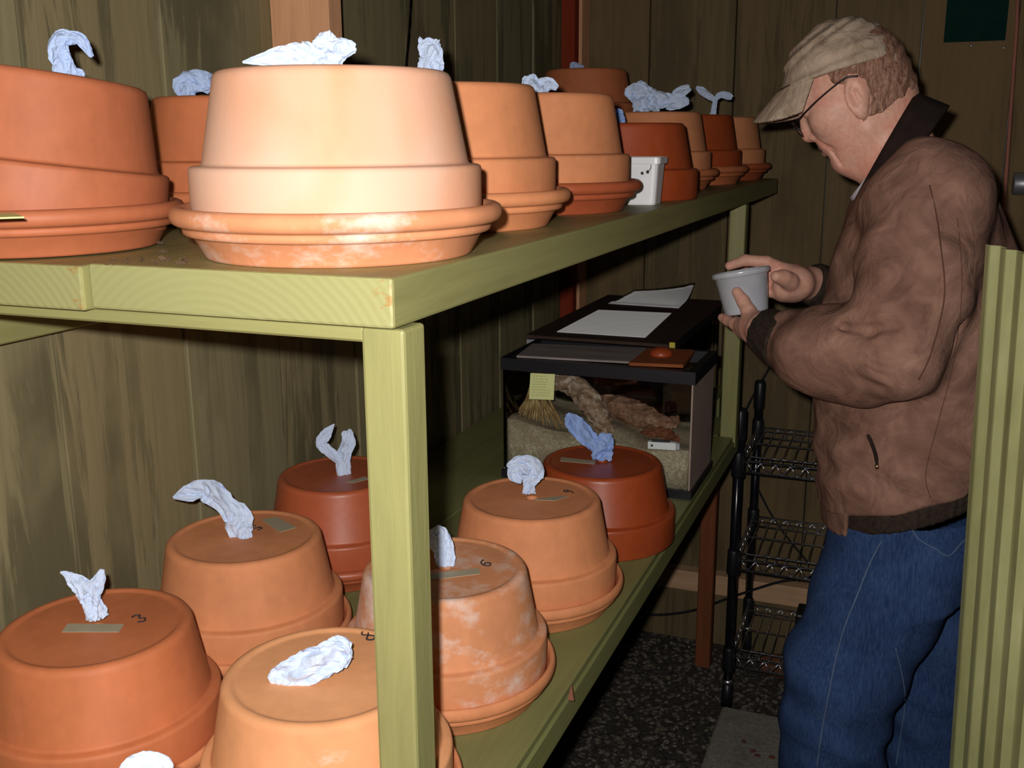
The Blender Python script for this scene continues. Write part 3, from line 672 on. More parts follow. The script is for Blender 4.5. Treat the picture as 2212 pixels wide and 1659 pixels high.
brk = bark('wood_chunk', [(-.33, 2.73, .03), (-.2, 2.74, .035), (-.05, 2.72, .03)], [.028, .036, .022], 'reddish brown chunk of wood on the ground under the rack', ((.05, .02, .012), (.17, .07, .04), (.28, .13, .08)), 9); brk['category'] = 'wood'

# ================================================================== paver, cable, leaning rod and wall things
t = NT('concrete'); q = t.coord(); a = t.noise(q, 120, 5, .7); b = t.noise(q, 12, 3)
t.base(t.mix(t.ramp(b, [(.58, (0, 0, 0)), (.74, (.7, .7, .7))]), t.ramp(a, [(.3, (.20, .18, .15)), (.7, (.38, .35, .30))]), (.16, .10, .07))); t.set(.9, 0, .2); t.bump(a, .5, .004)
pv = box('concrete_paver', (-.392, 2.115, -.018), (-.02, 2.478, .026), t.m, None, .008, 2); tag(pv, 'grey concrete paver on the gravel in front of the rack', 'paver')
r_ = random.Random(4)
for k, (x, y) in enumerate(((1607, 1602), (1636, 1632), (1668, 1636), (1627, 1622))):
    p = pz(x, y, .027); n = 7
    v = [(p[0]+r_.uniform(.005, .011)*cos(2*pi*i/n), p[1]+r_.uniform(.005, .011)*sin(2*pi*i/n), .0265+r_.uniform(0, .003)) for i in range(n)]+[(p[0], p[1], .029)]
    o = mk('dry_leaf', v, [(i, (i+1) % n, n) for i in range(n)], plain('leaf_brown_%d' % k, (.17, .06, .035), .8)); tag(o, ('red-brown leaf fragment nearest the rack on the concrete paver', 'leaf fragment in the middle of the concrete paver', 'rightmost leaf fragment, beside the jeans on the concrete paver', 'small leaf fragment between the others on the concrete paver')[k], 'leaf', 'leaf fragments on the paver')
cable = tube('black_cable', spline([px(1240, 1300, 2.80), px(1340, 1320, 2.82), px(1420, 1328, 2.83), px(1500, 1318, 2.835), px(1580, 1290, 2.84), px(1680, 1258, 2.84), px(1770, 1240, 2.84), px(1850, 1180, 2.845)], 60), .004, M_BLACK, None, 8); tag(cable, 'black cable sagging along the back wall sill', 'cable')
cable2 = tube('black_cable', spline([px(1665, 790, 2.885), px(1610, 890, 2.885), px(1600, 960, 2.885), px(1665, 1110, 2.885), px(1745, 1215, 2.885)], 40), .0032, M_BLACK, None, 8); tag(cable2, 'thin black cable hanging on the back wall beside the rack post', 'cable')
wire = tube('black_cable', spline([px(905, -330, 1.3), px(898, -150, 1.3), px(890, -30, 1.3), px(885, 60, 1.3), px(878, 140, 1.3), px(872, 240, 1.3), px(868, 352, 1.3)], 24), .0018, M_BLACK, None, 6)
for v_ in wire.data.vertices:                     # this one hangs against the left wall
    d = v_.co - Vector(EYE); s = (XW+.004)/d.x; v_.co = Vector(EYE)+d*s
tag(wire, 'thin dark cable hanging on the left wall above the shelf', 'cable')
rod = tube('leaning_rod', [px(2201, -60, 2.85), px(2196, 60, 2.84), px(2172, 400, 2.80), (.212, 2.78, .70), (.235, 2.77, .006)], .0045, board_mat('rod_wood', g(170, 112, 96), 2, .2, .3), None, 10); tag(rod, 'thin reddish wooden rod leaning against the back wall', 'rod')
a, b = px(2038, 92, YW-.006), px(2186, -60, YW-.006)
sh = box('dark_green_sheet', (a[0], YW-.012, a[2]), (b[0], YW-.0055, b[2]+.15), plain('dark_green_plastic', (.006, .030, .024), .9, 0, .05), None, .001); tag(sh, 'dark green plastic sheet pinned high on the back wall', 'sheet')
pin = plain('pin_steel', (.7, .7, .7), .3, .8)
for k, (x, y) in enumerate(((2098, 100), (2168, 104))):
    p = px(x, y, YW-.012)
    o = tube('pin', [p, p+np.array((0, -.005, .001)), p+np.array((0, -.006, .001))], [.002, .0035, .001], pin, None, 8); tag(o, ('left' if k == 0 else 'right')+' shiny pin under the dark green sheet', 'pin')
cc = px(2212, 398, 2.83)
cup_ = fix_normals(mk('metal_canister', *lathe_data([(.0001, 0), (.026, 0), (.028, .003), (.028, .075), (.0265, .078), (.0001, .078)], 28, False), plain('grey_metal', (.42, .42, .45), .4, .7), None, True))
cup_.rotation_euler = (0, radians(90), 0); cup_.location = (cc[0]-.022, YW-.032, cc[2]); tag(cup_, 'grey metal canister on the back wall at the right picture edge', 'canister')

# ================================================================== corrugated panel at the right
def corrugated():
    p0 = np.array((.081, 1.331)); d = np.array((.29, -.956)); nrm = np.array((.956, .29)); L = .62; z1 = HC-.1215
    n = 260; zz = [0.0, .3, .6, .9, 1.2, z1]; th = .0012; v = []; f = []
    def prof(s):
        k = s/.048; fr = k-math.floor(k)
        return .009*(1 if fr < .28 else (1-(fr-.28)/.16 if fr < .44 else (0 if fr < .82 else (fr-.82)/.18)))
    for lay in (0, th):
        for z in zz:
            lean = .030*(z1-z)/.8
            for i in range(n+1):
                s = L*i/n; q = p0+d*s+nrm*(-prof(s)+lay); v.append((q[0]+lean*.8, q[1], z))
    m = n+1; K = len(zz)
    for lay in range(2):
        for j in range(K-1):
            for i in range(n):
                b = lay*m*K; q = (b+j*m+i, b+j*m+i+1, b+(j+1)*m+i+1, b+(j+1)*m+i); f.append(q if lay else q[::-1])
    for i in range(n): f.append(((K-1)*m+i, (K-1)*m+i+1, m*K+(K-1)*m+i+1, m*K+(K-1)*m+i)); f.append((i, i+1, m*K+i+1, m*K+i)[::-1])
    for j in range(K-1): f.append((j*m, (j+1)*m, m*K+(j+1)*m, m*K+j*m)); f.append((j*m+n, (j+1)*m+n, m*K+(j+1)*m+n, m*K+j*m+n)[::-1])
    t = NT('corrugated_green'); q = t.coord((1, 1, .25)); nz = t.noise(q, 24, 5, .6)
    t.base(t.ramp(nz, [(.3, g(128, 128, 84)), (.6, g(150, 150, 104)), (.8, g(176, 170, 130))])); t.set(.38, .0, .6)
    o = fix_normals(mk('corrugated_panel', v, f, t.m)); tag(o, 'green corrugated panel standing at the right picture edge', 'panel')
corrugated()

# ================================================================== crumbs and small bits on the planks
def crumbs(name, spots, z, label, c):
    r = random.Random(11); parts = []
    for (x, y, s) in spots:
        p = pz(x, y, z); a = r.uniform(0, pi); L = s*r.uniform(.6, 1.6)
        parts.append(tube_data([p+np.array((-L*cos(a), -L*sin(a), s*.3)), p+np.array((0, 0, s*.5)), p+np.array((L*cos(a), L*sin(a), s*.3))], [s*.25, s*.5, s*.2], 5))
    tag(merged(name, parts, plain(name+'_mat', c, .85, 0, .2, .5, 200)), label, 'debris', kind='stuff')
rr = random.Random(8)
crumbs('soil_crumbs', [(rr.gauss(330, 55), min(rr.gauss(562, 9), 572), rr.uniform(.0008, .0022)) for _ in range(40)]+[(343, 528, .004), (352, 546, .003), (352, 562, .003), (400, 565, .004), (390, 571, .003)], ZT, 'soil crumbs and husks between the two nearest saucers', (.10, .06, .035))
lf = [pz(1232, 1498, ZL+.001), pz(1226, 1512, ZL+.001), pz(1240, 1514, ZL+.002)]
tip = pz(1234, 1478, ZL+.012)
o = mk('dry_leaf', [lf[0], lf[1], lf[2], tip, lf[0]*.5+tip*.5+np.array((.003, 0, 0))], [(0, 1, 2), (0, 3, 4), (1, 3, 2), (0, 1, 3), (2, 4, 3)], plain('leaf_red', (.24, .09, .05), .8)); tag(o, 'curled dry leaf caught on the lower shelf edge', 'leaf')
# ================================================================== the man: smooth distance fields turned into skins
class Field:
    def __init__(s): s.ops = []
    def add(s, fn, lo, hi, k=.01, mode='u'): s.ops.append((fn, np.array(lo, float), np.array(hi, float), k, mode)); return s
    @staticmethod
    def _comb(a, d, k, mode):
        if mode == 's': return -Field._comb(-a, d, k, 'u')          # carve d out of a
        if mode == 'i': return -Field._comb(-a, -d, k, 'u')
        if k <= 0: return np.minimum(a, d)
        h = np.clip(.5+.5*(d-a)/k, 0, 1); return d+(a-d)*h-k*h*(1-h)
    def at(s, P):
        P = np.atleast_2d(P); X, Y, Z = P[:, 0], P[:, 1], P[:, 2]; a = np.full(len(P), .3)
        for fn, lo, hi, k, m in s.ops:
            ok = np.all((P > lo-.03) & (P < hi+.03), axis=1)
            if ok.any(): a[ok] = s._comb(a[ok], fn(X[ok], Y[ok], Z[ok]), k, m)
        return a
    def mesh(s, lo, hi, h):
        lo = np.array(lo, float); n = np.ceil((np.array(hi)-lo)/h).astype(int)+1
        ax = [(lo[i]+h*np.arange(n[i])).astype(np.float32) for i in range(3)]
        A = np.full(n, .3, np.float32)
        for fn, l, u, k, m in s.ops:
            mg = k+3*h; i0 = np.clip(np.floor((l-mg-lo)/h).astype(int), 0, n); i1 = np.clip(np.ceil((u+mg-lo)/h).astype(int)+1, 0, n)
            if np.any(i1 <= i0): continue
            sl = tuple(slice(i0[i], i1[i]) for i in range(3))
            X, Y, Z = ax[0][sl[0]][:, None, None], ax[1][sl[1]][None, :, None], ax[2][sl[2]][None, None, :]
            X, Y, Z = np.broadcast_arrays(X, Y, Z)
            A[sl] = s._comb(A[sl], fn(X, Y, Z).astype(np.float32), k, m)
        return nets(A, lo, h)
def nets(A, lo, h):
    I = A < 0; n = np.array(A.shape); c = n-1
    cnt = np.zeros(c, np.uint8)
    for dx in (0, 1):
        for dy in (0, 1):
            for dz in (0, 1): cnt += I[dx:dx+c[0], dy:dy+c[1], dz:dz+c[2]]
    act = np.argwhere((cnt > 0) & (cnt < 8)); idx = np.full(c, -1, np.int64); idx[tuple(act.T)] = np.arange(len(act))
    S = np.zeros((len(act), 3)); W = np.zeros(len(act)); cor = [(a, b, d) for a in (0, 1) for b in (0, 1) for d in (0, 1)]
    val = {q: A[act[:, 0]+q[0], act[:, 1]+q[1], act[:, 2]+q[2]].astype(float) for q in cor}
    for q in cor:
        for d in range(3):
            if q[d] == 0:
                q2 = list(q); q2[d] = 1; a = val[q]; b = val[tuple(q2)]; m = (a < 0) != (b < 0)
                t = np.where(m, a/np.where(m, a-b, 1), 0); p = np.array(q, float)[None]+np.zeros((len(act), 3)); p[:, d] += t
                S += p*m[:, None]; W += m
    V = lo+h*(act+S/W[:, None]); F = []
    for d in range(3):
        e, f = [(1, 2), (2, 0), (0, 1)][d]
        sl0 = [slice(None)]*3; sl1 = [slice(None)]*3; sl0[d] = slice(0, -1); sl1[d] = slice(1, None)
        a = I[tuple(sl0)]; b = I[tuple(sl1)]; cr = np.argwhere(a != b)
        cr = cr[(cr[:, e] > 0) & (cr[:, f] > 0) & (cr[:, e] < c[e]) & (cr[:, f] < c[f])]
        ins = a[tuple(cr.T)]
        def ix(de, df):
            q = cr.copy(); q[:, e] -= de; q[:, f] -= df; return idx[tuple(q.T)]
        Q = np.stack([ix(1, 1), ix(0, 1), ix(0, 0), ix(1, 0)], 1); Q[~ins] = Q[~ins][:, ::-1]; F.append(Q)
    return V, np.concatenate(F)
def smooth_mesh(V, F, it=2, lam=.5):
    n = len(V); E = np.concatenate([F[:, [0, 1]], F[:, [1, 2]], F[:, [2, 3]], F[:, [3, 0]]])
    deg = np.bincount(E[:, 0], minlength=n)+np.bincount(E[:, 1], minlength=n)
    for _ in range(it):
        S = np.zeros_like(V)
        for d in range(3): S[:, d] = np.bincount(E[:, 0], V[E[:, 1], d], n)+np.bincount(E[:, 1], V[E[:, 0], d], n)
        V = V*(1-lam)+lam*S/deg[:, None]
    return V
def skin(name, V, F, mat):
    me = bpy.data.meshes.new(name); me.vertices.add(len(V)); me.vertices.foreach_set('co', np.ascontiguousarray(V, dtype=np.float32).ravel())
    me.loops.add(F.size); me.loops.foreach_set('vertex_index', F.astype(np.int32).ravel())
    me.polygons.add(len(F)); me.polygons.foreach_set('loop_start', np.arange(0, F.size, 4, dtype=np.int32)); me.polygons.foreach_set('loop_total', np.full(len(F), 4, np.int32))
    me.polygons.foreach_set('use_smooth', np.ones(len(F), bool)); me.materials.append(mat); me.update(); me.validate()
    o = bpy.data.objects.new(name, me); COL.objects.link(o); return o
def f_cap(a, b, ra, rb):
    a = np.array(a, float); b = np.array(b, float); d = b-a; L = float(d@d)+1e-12
    def fn(X, Y, Z):
        t = np.clip(((X-a[0])*d[0]+(Y-a[1])*d[1]+(Z-a[2])*d[2])/L, 0, 1)
        return np.sqrt((X-a[0]-t*d[0])**2+(Y-a[1]-t*d[1])**2+(Z-a[2]-t*d[2])**2)-(ra+t*(rb-ra))
    r = max(ra, rb); return fn, np.minimum(a, b)-r, np.maximum(a, b)+r
def f_ell(c, r, ax=None):
    c = np.array(c, float); r = np.array(r, float); ax = np.eye(3) if ax is None else np.array(ax, float)
    def fn(X, Y, Z):
        x, y, z = X-c[0], Y-c[1], Z-c[2]; q = [(x*ax[i][0]+y*ax[i][1]+z*ax[i][2]) for i in range(3)]
        k0 = np.sqrt(sum((q[i]/r[i])**2 for i in range(3))); k1 = np.sqrt(sum((q[i]/r[i]**2)**2 for i in range(3)))+1e-9
        return k0*(k0-1)/k1
    m = r.max(); return fn, c-m, c+m
def chain(F, pts, rad, k):
    for i in range(len(pts)-1): F.add(*f_cap(pts[i], pts[i+1], rad[i], rad[i+1]), k)
def f_loft(secs):                       # rows: z, cx, cy, a, b (z ascending)
    S = np.array(sorted(secs), float)
    def fn(X, Y, Z):
        z = np.clip(Z, S[0, 0], S[-1, 0]); cx, cy, a, b = [np.interp(z, S[:, 0], S[:, i]) for i in (1, 2, 3, 4)]
        d = (np.sqrt(((X-cx)/a)**2+((Y-cy)/b)**2+1e-12)-1)*np.minimum(a, b)
        return np.maximum(d, np.maximum(S[0, 0]-Z, Z-S[-1, 0]))
    lo = (np.min(S[:, 1]-S[:, 3]), np.min(S[:, 2]-S[:, 4]), S[0, 0]); hi = (np.max(S[:, 1]+S[:, 3]), np.max(S[:, 2]+S[:, 4]), S[-1, 0])
    return fn, np.array(lo), np.array(hi)
def f_plane(p, n):                      # inside is below the plane
    p = np.array(p, float); n = np.array(n, float)/np.linalg.norm(n)
    return lambda X, Y, Z: (X-p[0])*n[0]+(Y-p[1])*n[1]+(Z-p[2])*n[2]
def folds(X, Y, Z, s=1.0):
    a = np.sin(38*X+9*np.sin(11*Z+5*Y)+17*Z)+.7*np.sin(31*Z-24*X+6*np.sin(13*Y+9*X))+.5*np.sin(57*Y+21*Z+4*np.sin(19*X))+.35*np.sin(83*Z+47*X-29*Y)
    return a*.0011*s

YM = 1.70                                # the man's middle plane
# ---- head frame
TH = radians(31); H0 = px(1850, 190, YM)
hf = np.array((-cos(TH), 0, -sin(TH))); hu = np.array((-sin(TH), 0, cos(TH))); hl = np.array((0, -1., 0))     # +l towards the camera
def hp(f, u, l=0.0): return H0+hf*f+hu*u+hl*l
HA = [hf, hl, hu]
def head_ops(B):
    B.add(*f_ell(hp(.0, .018), (.082, .073, .080), HA), .02)
    B.add(*f_ell(hp(.034, -.035), (.050, .060, .070), HA), .025)
    B.add(*f_ell(hp(-.02, -.03), (.052, .058, .05), HA), .03)
    for s in (-1, 1):
        B.add(*f_cap(hp(.012, -.062, s*.048), hp(.062, -.090, s*.020), .018, .017), .02)
        B.add(*f_ell(hp(.054, -.022, s*.038), (.026, .024, .027), HA), .018)
        B.add(*f_cap(hp(.070, .026, s*.036), hp(.078, .028, s*.008), .011, .011), .014)
    B.add(*f_ell(hp(.058, -.048), (.028, .036, .034), HA), .018)
    B.add(*f_ell(hp(.064, -.088), (.019, .022, .017), HA), .014)
    B.add(*f_cap(hp(.050, -.098), hp(.005, -.100), .018, .034), .025)
    for s in (-1, 1):                                       # eye hollows, lids
        B.add(*f_ell(hp(.090, .009, s*.032), (.012, .015, .010), HA), .012, 's')
        B.add(*f_ell(hp(.0735, .007, s*.031), (.0125, .0145, .0115), HA), .004)
        B.add(*f_cap(hp(.086, .0085, s*.022), hp(.084, .0075, s*.040), .0012, .0012), .003, 's')
    B.add(*f_cap(hp(.083, .012), hp(.0915, -.022), .0075, .0115), .010)
    B.add(*f_ell(hp(.0925, -.0275), (.0105, .0105, .0095), HA), .006)
    for s in (-1, 1):
        B.add(*f_ell(hp(.083, -.0325, s*.0125), (.010, .0065, .0075), HA), .005)
        B.add(*f_ell(hp(.0885, -.0405, s*.007), (.005, .0035, .0035), HA), .003, 's')
    for s in (-1, 1):
        B.add(*f_cap(hp(.0815, -.053, 0), hp(.072, -.056, s*.022), .0062, .0042), .005)
        B.add(*f_cap(hp(.081, -.0635, 0), hp(.072, -.061, s*.020), .0066, .0045), .005)
        B.add(*f_cap(hp(.0885, -.0578, 0), hp(.076, -.0590, s*.026), .0016, .0016), .003, 's')
        B.add(*f_cap(hp(.0875, -.0345, s*.023), hp(.0700, -.067, s*.040), .0028, .0030), .007, 's')   # cheek fold
        B.add(*f_cap(hp(.071, -.068, s*.030), hp(.068, -.092, s*.033), .0016, .0018), .005, 's')
    B.add(*f_cap(hp(.0845, -.0725, -.012), hp(.0845, -.0725, .012), .003, .003), .006, 's')
    # ears
    eu = hp(-.006, .012)-hp(.013, -.045); eu /= np.linalg.norm(eu); ef = np.cross(eu, hl); ef /= np.linalg.norm(ef)
    for s in (-1, 1):
        el = hl*s; tilt = el*cos(.35)-hf*sin(.35)*1.0; tilt /= np.linalg.norm(tilt); e2 = np.cross(eu, tilt)
        AX = [e2, tilt, eu]
        B.add(*f_ell(hp(.002, -.015, s*.0755), (.0175, .0075, .0300), AX), .006)
        B.add(*f_ell(hp(.008, -.041, s*.0735), (.009, .006, .009), AX), .006)
        B.add(*f_ell(hp(.0035, -.013, s*.0845), (.0095, .0065, .0190), AX), .004, 's')
        B.add(*f_ell(hp(.012, -.018, s*.0780), (.0045, .004, .007), AX), .004)
        B.add(*f_cap(hp(.000, -.008, s*.0800), hp(.002, -.030, s*.0795), .0026, .0026), .003)
    B.add(*f_cap(hp(-.014, -.052), px(1940, 345, YM), .049, .060), .030)      # neck
Bd = Field()
# torso core and arms under the clothes
def secs(rows, Yc=YM):
    out = []
    for y, fx, bx, b in rows:
        p, q = px(fx, y, Yc), px(bx, y, Yc); out.append(((p[2]+q[2])/2, (p[0]+q[0])/2, Yc, (q[0]-p[0])/2, b))
    return out
Bd.add(*f_loft(secs([(330, 1910, 2080, .10), (430, 1880, 2120, .15), (650, 1830, 2170, .165), (860, 1830, 2160, .165)])), .03)
SHn, ELn, WRn = px(1995, 455, 1.545), px(1925, 778, 1.47), px(1652, 714, 1.605)
SHf, ELf, WRf = px(1960, 440, 1.865), px(1875, 735, 1.985), px(1752, 612, 1.862)
chain(Bd, [SHn, ELn, WRn], [.05, .042, .027], .03); chain(Bd, [SHf, ELf, WRf], [.05, .042, .027], .03)
head_ops(Bd)
# ---- near (left) hand: thumb up the cup, fingers curled under it
def P3(*rows): return [px(*r) for r in rows]
def finger(B, pts, rad, k=.0035):
    G = Field(); 
    for i in range(len(pts)-1): B.add(*f_cap(pts[i], pts[i+1], rad[i], rad[i+1]), k if i else .006)
chain(Bd, [WRn, px(1630, 706, 1.64)], [.026, .024], .012)
Bd.add(*f_cap(px(1634, 722, 1.645), px(1612, 716, 1.672), .020, .015), .012)
Bd.add(*f_cap(px(1632, 702, 1.630), px(1607, 702, 1.662), .018, .015), .012)
finger(Bd, P3((1632, 700, 1.630), (1617, 672, 1.648), (1605, 650, 1.660), (1592, 631, 1.667)), [.0150, .0120, .0105, .0085])
finger(Bd, P3((1607, 703, 1.668), (1588, 700, 1.690), (1573, 693, 1.712), (1560, 686, 1.726)), [.0115, .0100, .0090, .0076])
finger(Bd, P3((1612, 714, 1.680), (1596, 712, 1.712), (1588, 702, 1.738), (1590, 692, 1.760)), [.0115, .0100, .0090, .0078], .0015)
finger(Bd, P3((1620, 722, 1.682), (1610, 722, 1.715), (1608, 710, 1.745), (1614, 697, 1.768)), [.0110, .0098, .0088, .0076], .0015)
finger(Bd, P3((1632, 724, 1.676), (1634, 720, 1.708), (1646, 706, 1.735), (1662, 682, 1.745), (1667, 675, 1.745)), [.0100, .0090, .0082, .0074, .0070], .0015)
# ---- far (right) hand: behind the cup
chain(Bd, [WRf, px(1716, 612, 1.815)], [.027, .030], .012); Bd.add(*f_cap(px(1724, 612, 1.806), px(1694, 622, 1.792), .026, .021), .012)
Bd.add(*f_cap(px(1712, 592, 1.830), px(1692, 590, 1.812), .018, .015), .012)
Bd.add(*f_cap(px(1712, 628, 1.825), px(1690, 630, 1.805), .020, .017), .012)
finger(Bd, P3((1694, 583, 1.815), (1656, 566, 1.800), (1610, 562, 1.790), (1576, 574, 1.772)), [.0120, .0105, .0098, .0080])
finger(Bd, P3((1692, 598, 1.815), (1655, 590, 1.800), (1612, 590, 1.788), (1578, 598, 1.772)), [.0120, .0102, .0095, .0080], .0015)
finger(Bd, P3((1690, 614, 1.812), (1655, 612, 1.798), (1618, 612, 1.786), (1588, 618, 1.770)), [.0115, .0100, .0090, .0076], .0015)
finger(Bd, P3((1688, 630, 1.806), (1658, 632, 1.792), (1628, 632, 1.780), (1602, 636, 1.766)), [.0105, .0090, .0082, .0070], .0015)
finger(Bd, P3((1714, 618, 1.790), (1704, 606, 1.768), (1692, 600, 1.752), (1677, 597, 1.738)), [.0160, .0125, .0112, .0098], .012)

t = NT('skin'); q = t.coord(); a = t.noise(q, 22, 4, .6, 0, False); b = t.noise(q, 140, 3, .6, 0, False)
t.base(t.mix(.25, t.ramp(a, [(.32, (.60, .30, .21)), (.5, (.72, .39, .29)), (.68, (.74, .30, .22))]), t.ramp(b, [(.35, (.48, .23, .16)), (.65, (.78, .48, .37))]))); t.set(.5, 0, .4)
t.b.inputs['Subsurface Weight'].default_value = .06; t.b.inputs['Subsurface Radius'].default_value = (.008, .003, .002); t.bump(b, .18, .002)
V, Fq = Bd.mesh((-.36, 1.40, HC-.50), (.14, 2.06, HC+.19), .0025)
person = skin('person', V, Fq, t.m)
tag(person, 'man in brown suede jacket, jeans and tan cap holding a plastic cup', 'person')
def wear(o): o.parent = person; return o

# ---- hair below the cap
CAPN = hu*1.0-hf*.26; CAPN /= np.linalg.norm(CAPN); CAPP = hp(0, .0285)
Hh = Field(); head_only = Field(); head_ops(head_only)
head_only.ops = [q for q in head_only.ops if q[4] == 'u' and not (q[3] <= .006)]
def hair_fn(X, Y, Z):
    P = np.stack([np.ravel(X), np.ravel(Y), np.ravel(Z)], 1); d = head_only.at(P).reshape(np.shape(X))
    f = (X-H0[0])*hf[0]+(Z-H0[2])*hf[2]; u = (X-H0[0])*hu[0]+(Z-H0[2])*hu[2]; l = np.abs(Y-H0[1])
    nz = .0010*np.sin(240*u+130*l)*np.sin(170*f-90*l)+.0008*np.sin(420*f+300*u)
    rag = .004*np.sin(190*u+60*l)+.003*np.sin(330*l+90*u+70*f); front = f-(.010+rag+.5*np.maximum(0, u-.005)); low = -(u+.054+rag*1.6+.15*np.minimum(0, f+.02))
    return np.maximum(np.maximum(d-.0016-nz, front), low)
Hh.add(hair_fn, H0-.11, H0+.11, 0)
t = NT('grey_hair'); q = t.coord((60, 60, 16)); a = t.noise(q, 4, 6, .75, .6, False)
t.base(t.ramp(a, [(.32, (.07, .035, .022)), (.48, (.26, .125, .08)), (.66, (.46, .28, .20)), (.8, (.55, .46, .40))])); t.set(.7, 0, .3); t.bump(a, .5, .003)
V, Fq = Hh.mesh(H0-.105, H0+.105, .003); wear(skin('hair', V, Fq, t.m))

# ---- cap
t = NT('cap_cloth'); q = t.coord(); a = t.noise(q, 30, 5, .65, 1.0, False); b = t.noise(q, 260, 2, .5, 0, False)
t.base(t.ramp(a, [(.3, g(150, 128, 108)), (.6, g(184, 162, 142)), (.8, g(196, 176, 156))])); t.set(.85, 0, .15); t.bump(a, .6, .010, t.bump(b, .2, .001)); M_CAP = t.m
Cp = Field()
def cap_fn(X, Y, Z):
    f = (X-H0[0])*hf[0]+(Z-H0[2])*hf[2]; u = (X-H0[0])*hu[0]+(Z-H0[2])*hu[2]; l = Y-H0[1]
    fx = f-.006; a = np.where(fx > 0, .1005, .086)
    k0 = np.sqrt((fx/a)**2+(l/.083)**2+((u-.018)/np.where(u > .018, .093, .12))**2+1e-9)
    d = (k0-1)*.083
    d = d+.0016*np.sin(55*f+40*u+6*np.sin(70*u))+.0012*np.sin(95*u-60*f+30*l)
    ang = np.arctan2(l, fx); d = d+.0016*np.exp(-(np.mod(ang+pi/6, pi/3)-pi/6)**2/.0010)*0-.0010*np.exp(-(np.mod(ang+pi/6, pi/3)-pi/6)**2/.0012)*(-1)
    pl = -((X-CAPP[0])*CAPN[0]+(Z-CAPP[2])*CAPN[2])
    d = np.maximum(d, pl)
    hole = np.maximum(f+.0535+.378*u, np.maximum(u-.060, np.abs(l)-.085))       # opening above the strap
    return np.maximum(d, -hole)
Cp.add(cap_fn, H0-.13, H0+.13, 0)
V, Fq = Cp.mesh(H0-.13, H0+.13, .0028); V = smooth_mesh(V, Fq, 1); cap = wear(skin('cap', V, Fq, M_CAP))
def brim():
    n = 28; m = 12; v = []; f = []
    def pt(i, j, top):
        a = -1.25+2.5*i/(n-1); s = j/(m-1)
        l0, f0 = .076*sin(a)*1.0, .006+.096*cos(a)*1.0
        l1, f1 = .079*sin(a*.98), .026+.132*cos(a)**.8 if cos(a) > 0 else .026
        l = l0*(1-s)+l1*s; ff = f0*(1-s)+f1*s
        u = .031+.32*min(ff, .09)*1.0+.006
        u = .062*(1-s)+.038*s-.034*(abs(l)/.079)**2*(.35+.65*s)-.004*(1-s)
        return hp(ff, u+(.0 if top else -.0035), l)
    for top in (True, False):
        for i in range(n):
            for j in range(m): v.append(pt(i, j, top))
    for L in (0, n*m):
        for i in range(n-1):
            for j in range(m-1):
                q = (L+i*m+j, L+(i+1)*m+j, L+(i+1)*m+j+1, L+i*m+j+1); f.append(q if L == 0 else q[::-1])
    ed = [i*m for i in range(n)]+[(n-1)*m+j for j in range(1, m)]+[i*m+m-1 for i in range(n-2, -1, -1)]+[j for j in range(m-2, 0, -1)]
    for k in range(len(ed)): a, b = ed[k], ed[(k+1) % len(ed)]; f.append((a, b, n*m+b, n*m+a))
    o = fix_normals(mk('brim', v, f, M_CAP, None, True)); put_under(o, cap)
brim()
o = mk('cap_button', *tube_data([hp(.006, .108), hp(.006, .113), hp(.006, .1145)], [.006, .0055, .002], 12), M_CAP, None, True); put_under(o, cap)
st_ = [hp(-.004-.084*cos(a), -.002-.0, .074*sin(a)) for a in np.linspace(-.62, .62, 14)]
v = []
for a in np.linspace(-.66, .66, 14):
    for r_, uu in ((.0865, .0), (.0865, .017), (.0835, .017), (.0835, .0)): v.append(hp(-(r_)*cos(a)+.004, uu+.006-.004, r_*.9*sin(a)))
f = [(i*4+k, i*4+(k+1) % 4, (i+1)*4+(k+1) % 4, (i+1)*4+k) for i in range(13) for k in range(4)]+[(0, 1, 2, 3), (52, 53, 54, 55)]
o = fix_normals(mk('cap_strap', v, f, M_CAP)); put_under(o, cap)

# ---- glasses
gl = empty('glasses', tuple(hp(.1, -.005))); gl.parent = person
gl['label'] = 'thin dark wire glasses low on the nose'
def gadd(nm, data, m, sm=True):
    o = mk(nm, *data, m, None, sm); put_under(o, gl)
M_WIRE = plain('glasses_wire', (.03, .03, .035), .3, .8)
bpy.context.view_layer.update()
for s in (-1, 1):
    c = hp(.1010, -.0105, s*.031); ul = hu*cos(.18)+hf*sin(.18)
    ring = [c+hl*(.021*cos(a))+ul*(.0145*sin(a)) for a in np.linspace(0, 2*pi, 33)]
    gadd('lens_rim', tube_data(ring, .0011, 6), M_WIRE)
    gadd('lens', ([c]+ring[:-1], [(0, k+1, (k+1) % 32+1) for k in range(32)]), glassy('lens_glass_%d' % (s+1), (.97, .97, .97)))
    tp = spline([hp(.1005, -.006, s*.052), hp(.088, -.0005, s*.064), hp(.055, .008, s*.0735), hp(.022, .0135, s*.0785), hp(.002, .0145, s*.080), hp(-.012, .008, s*.0785)], 26)
    gadd('temple', tube_data(tp, [.0013]*20+[.0016]*6, 6), M_WIRE)
gadd('bridge', tube_data([hp(.1015, -.006, -.0105), hp(.104, -.003, 0), hp(.1015, -.006, .0105)], .0012, 6), M_WIRE)

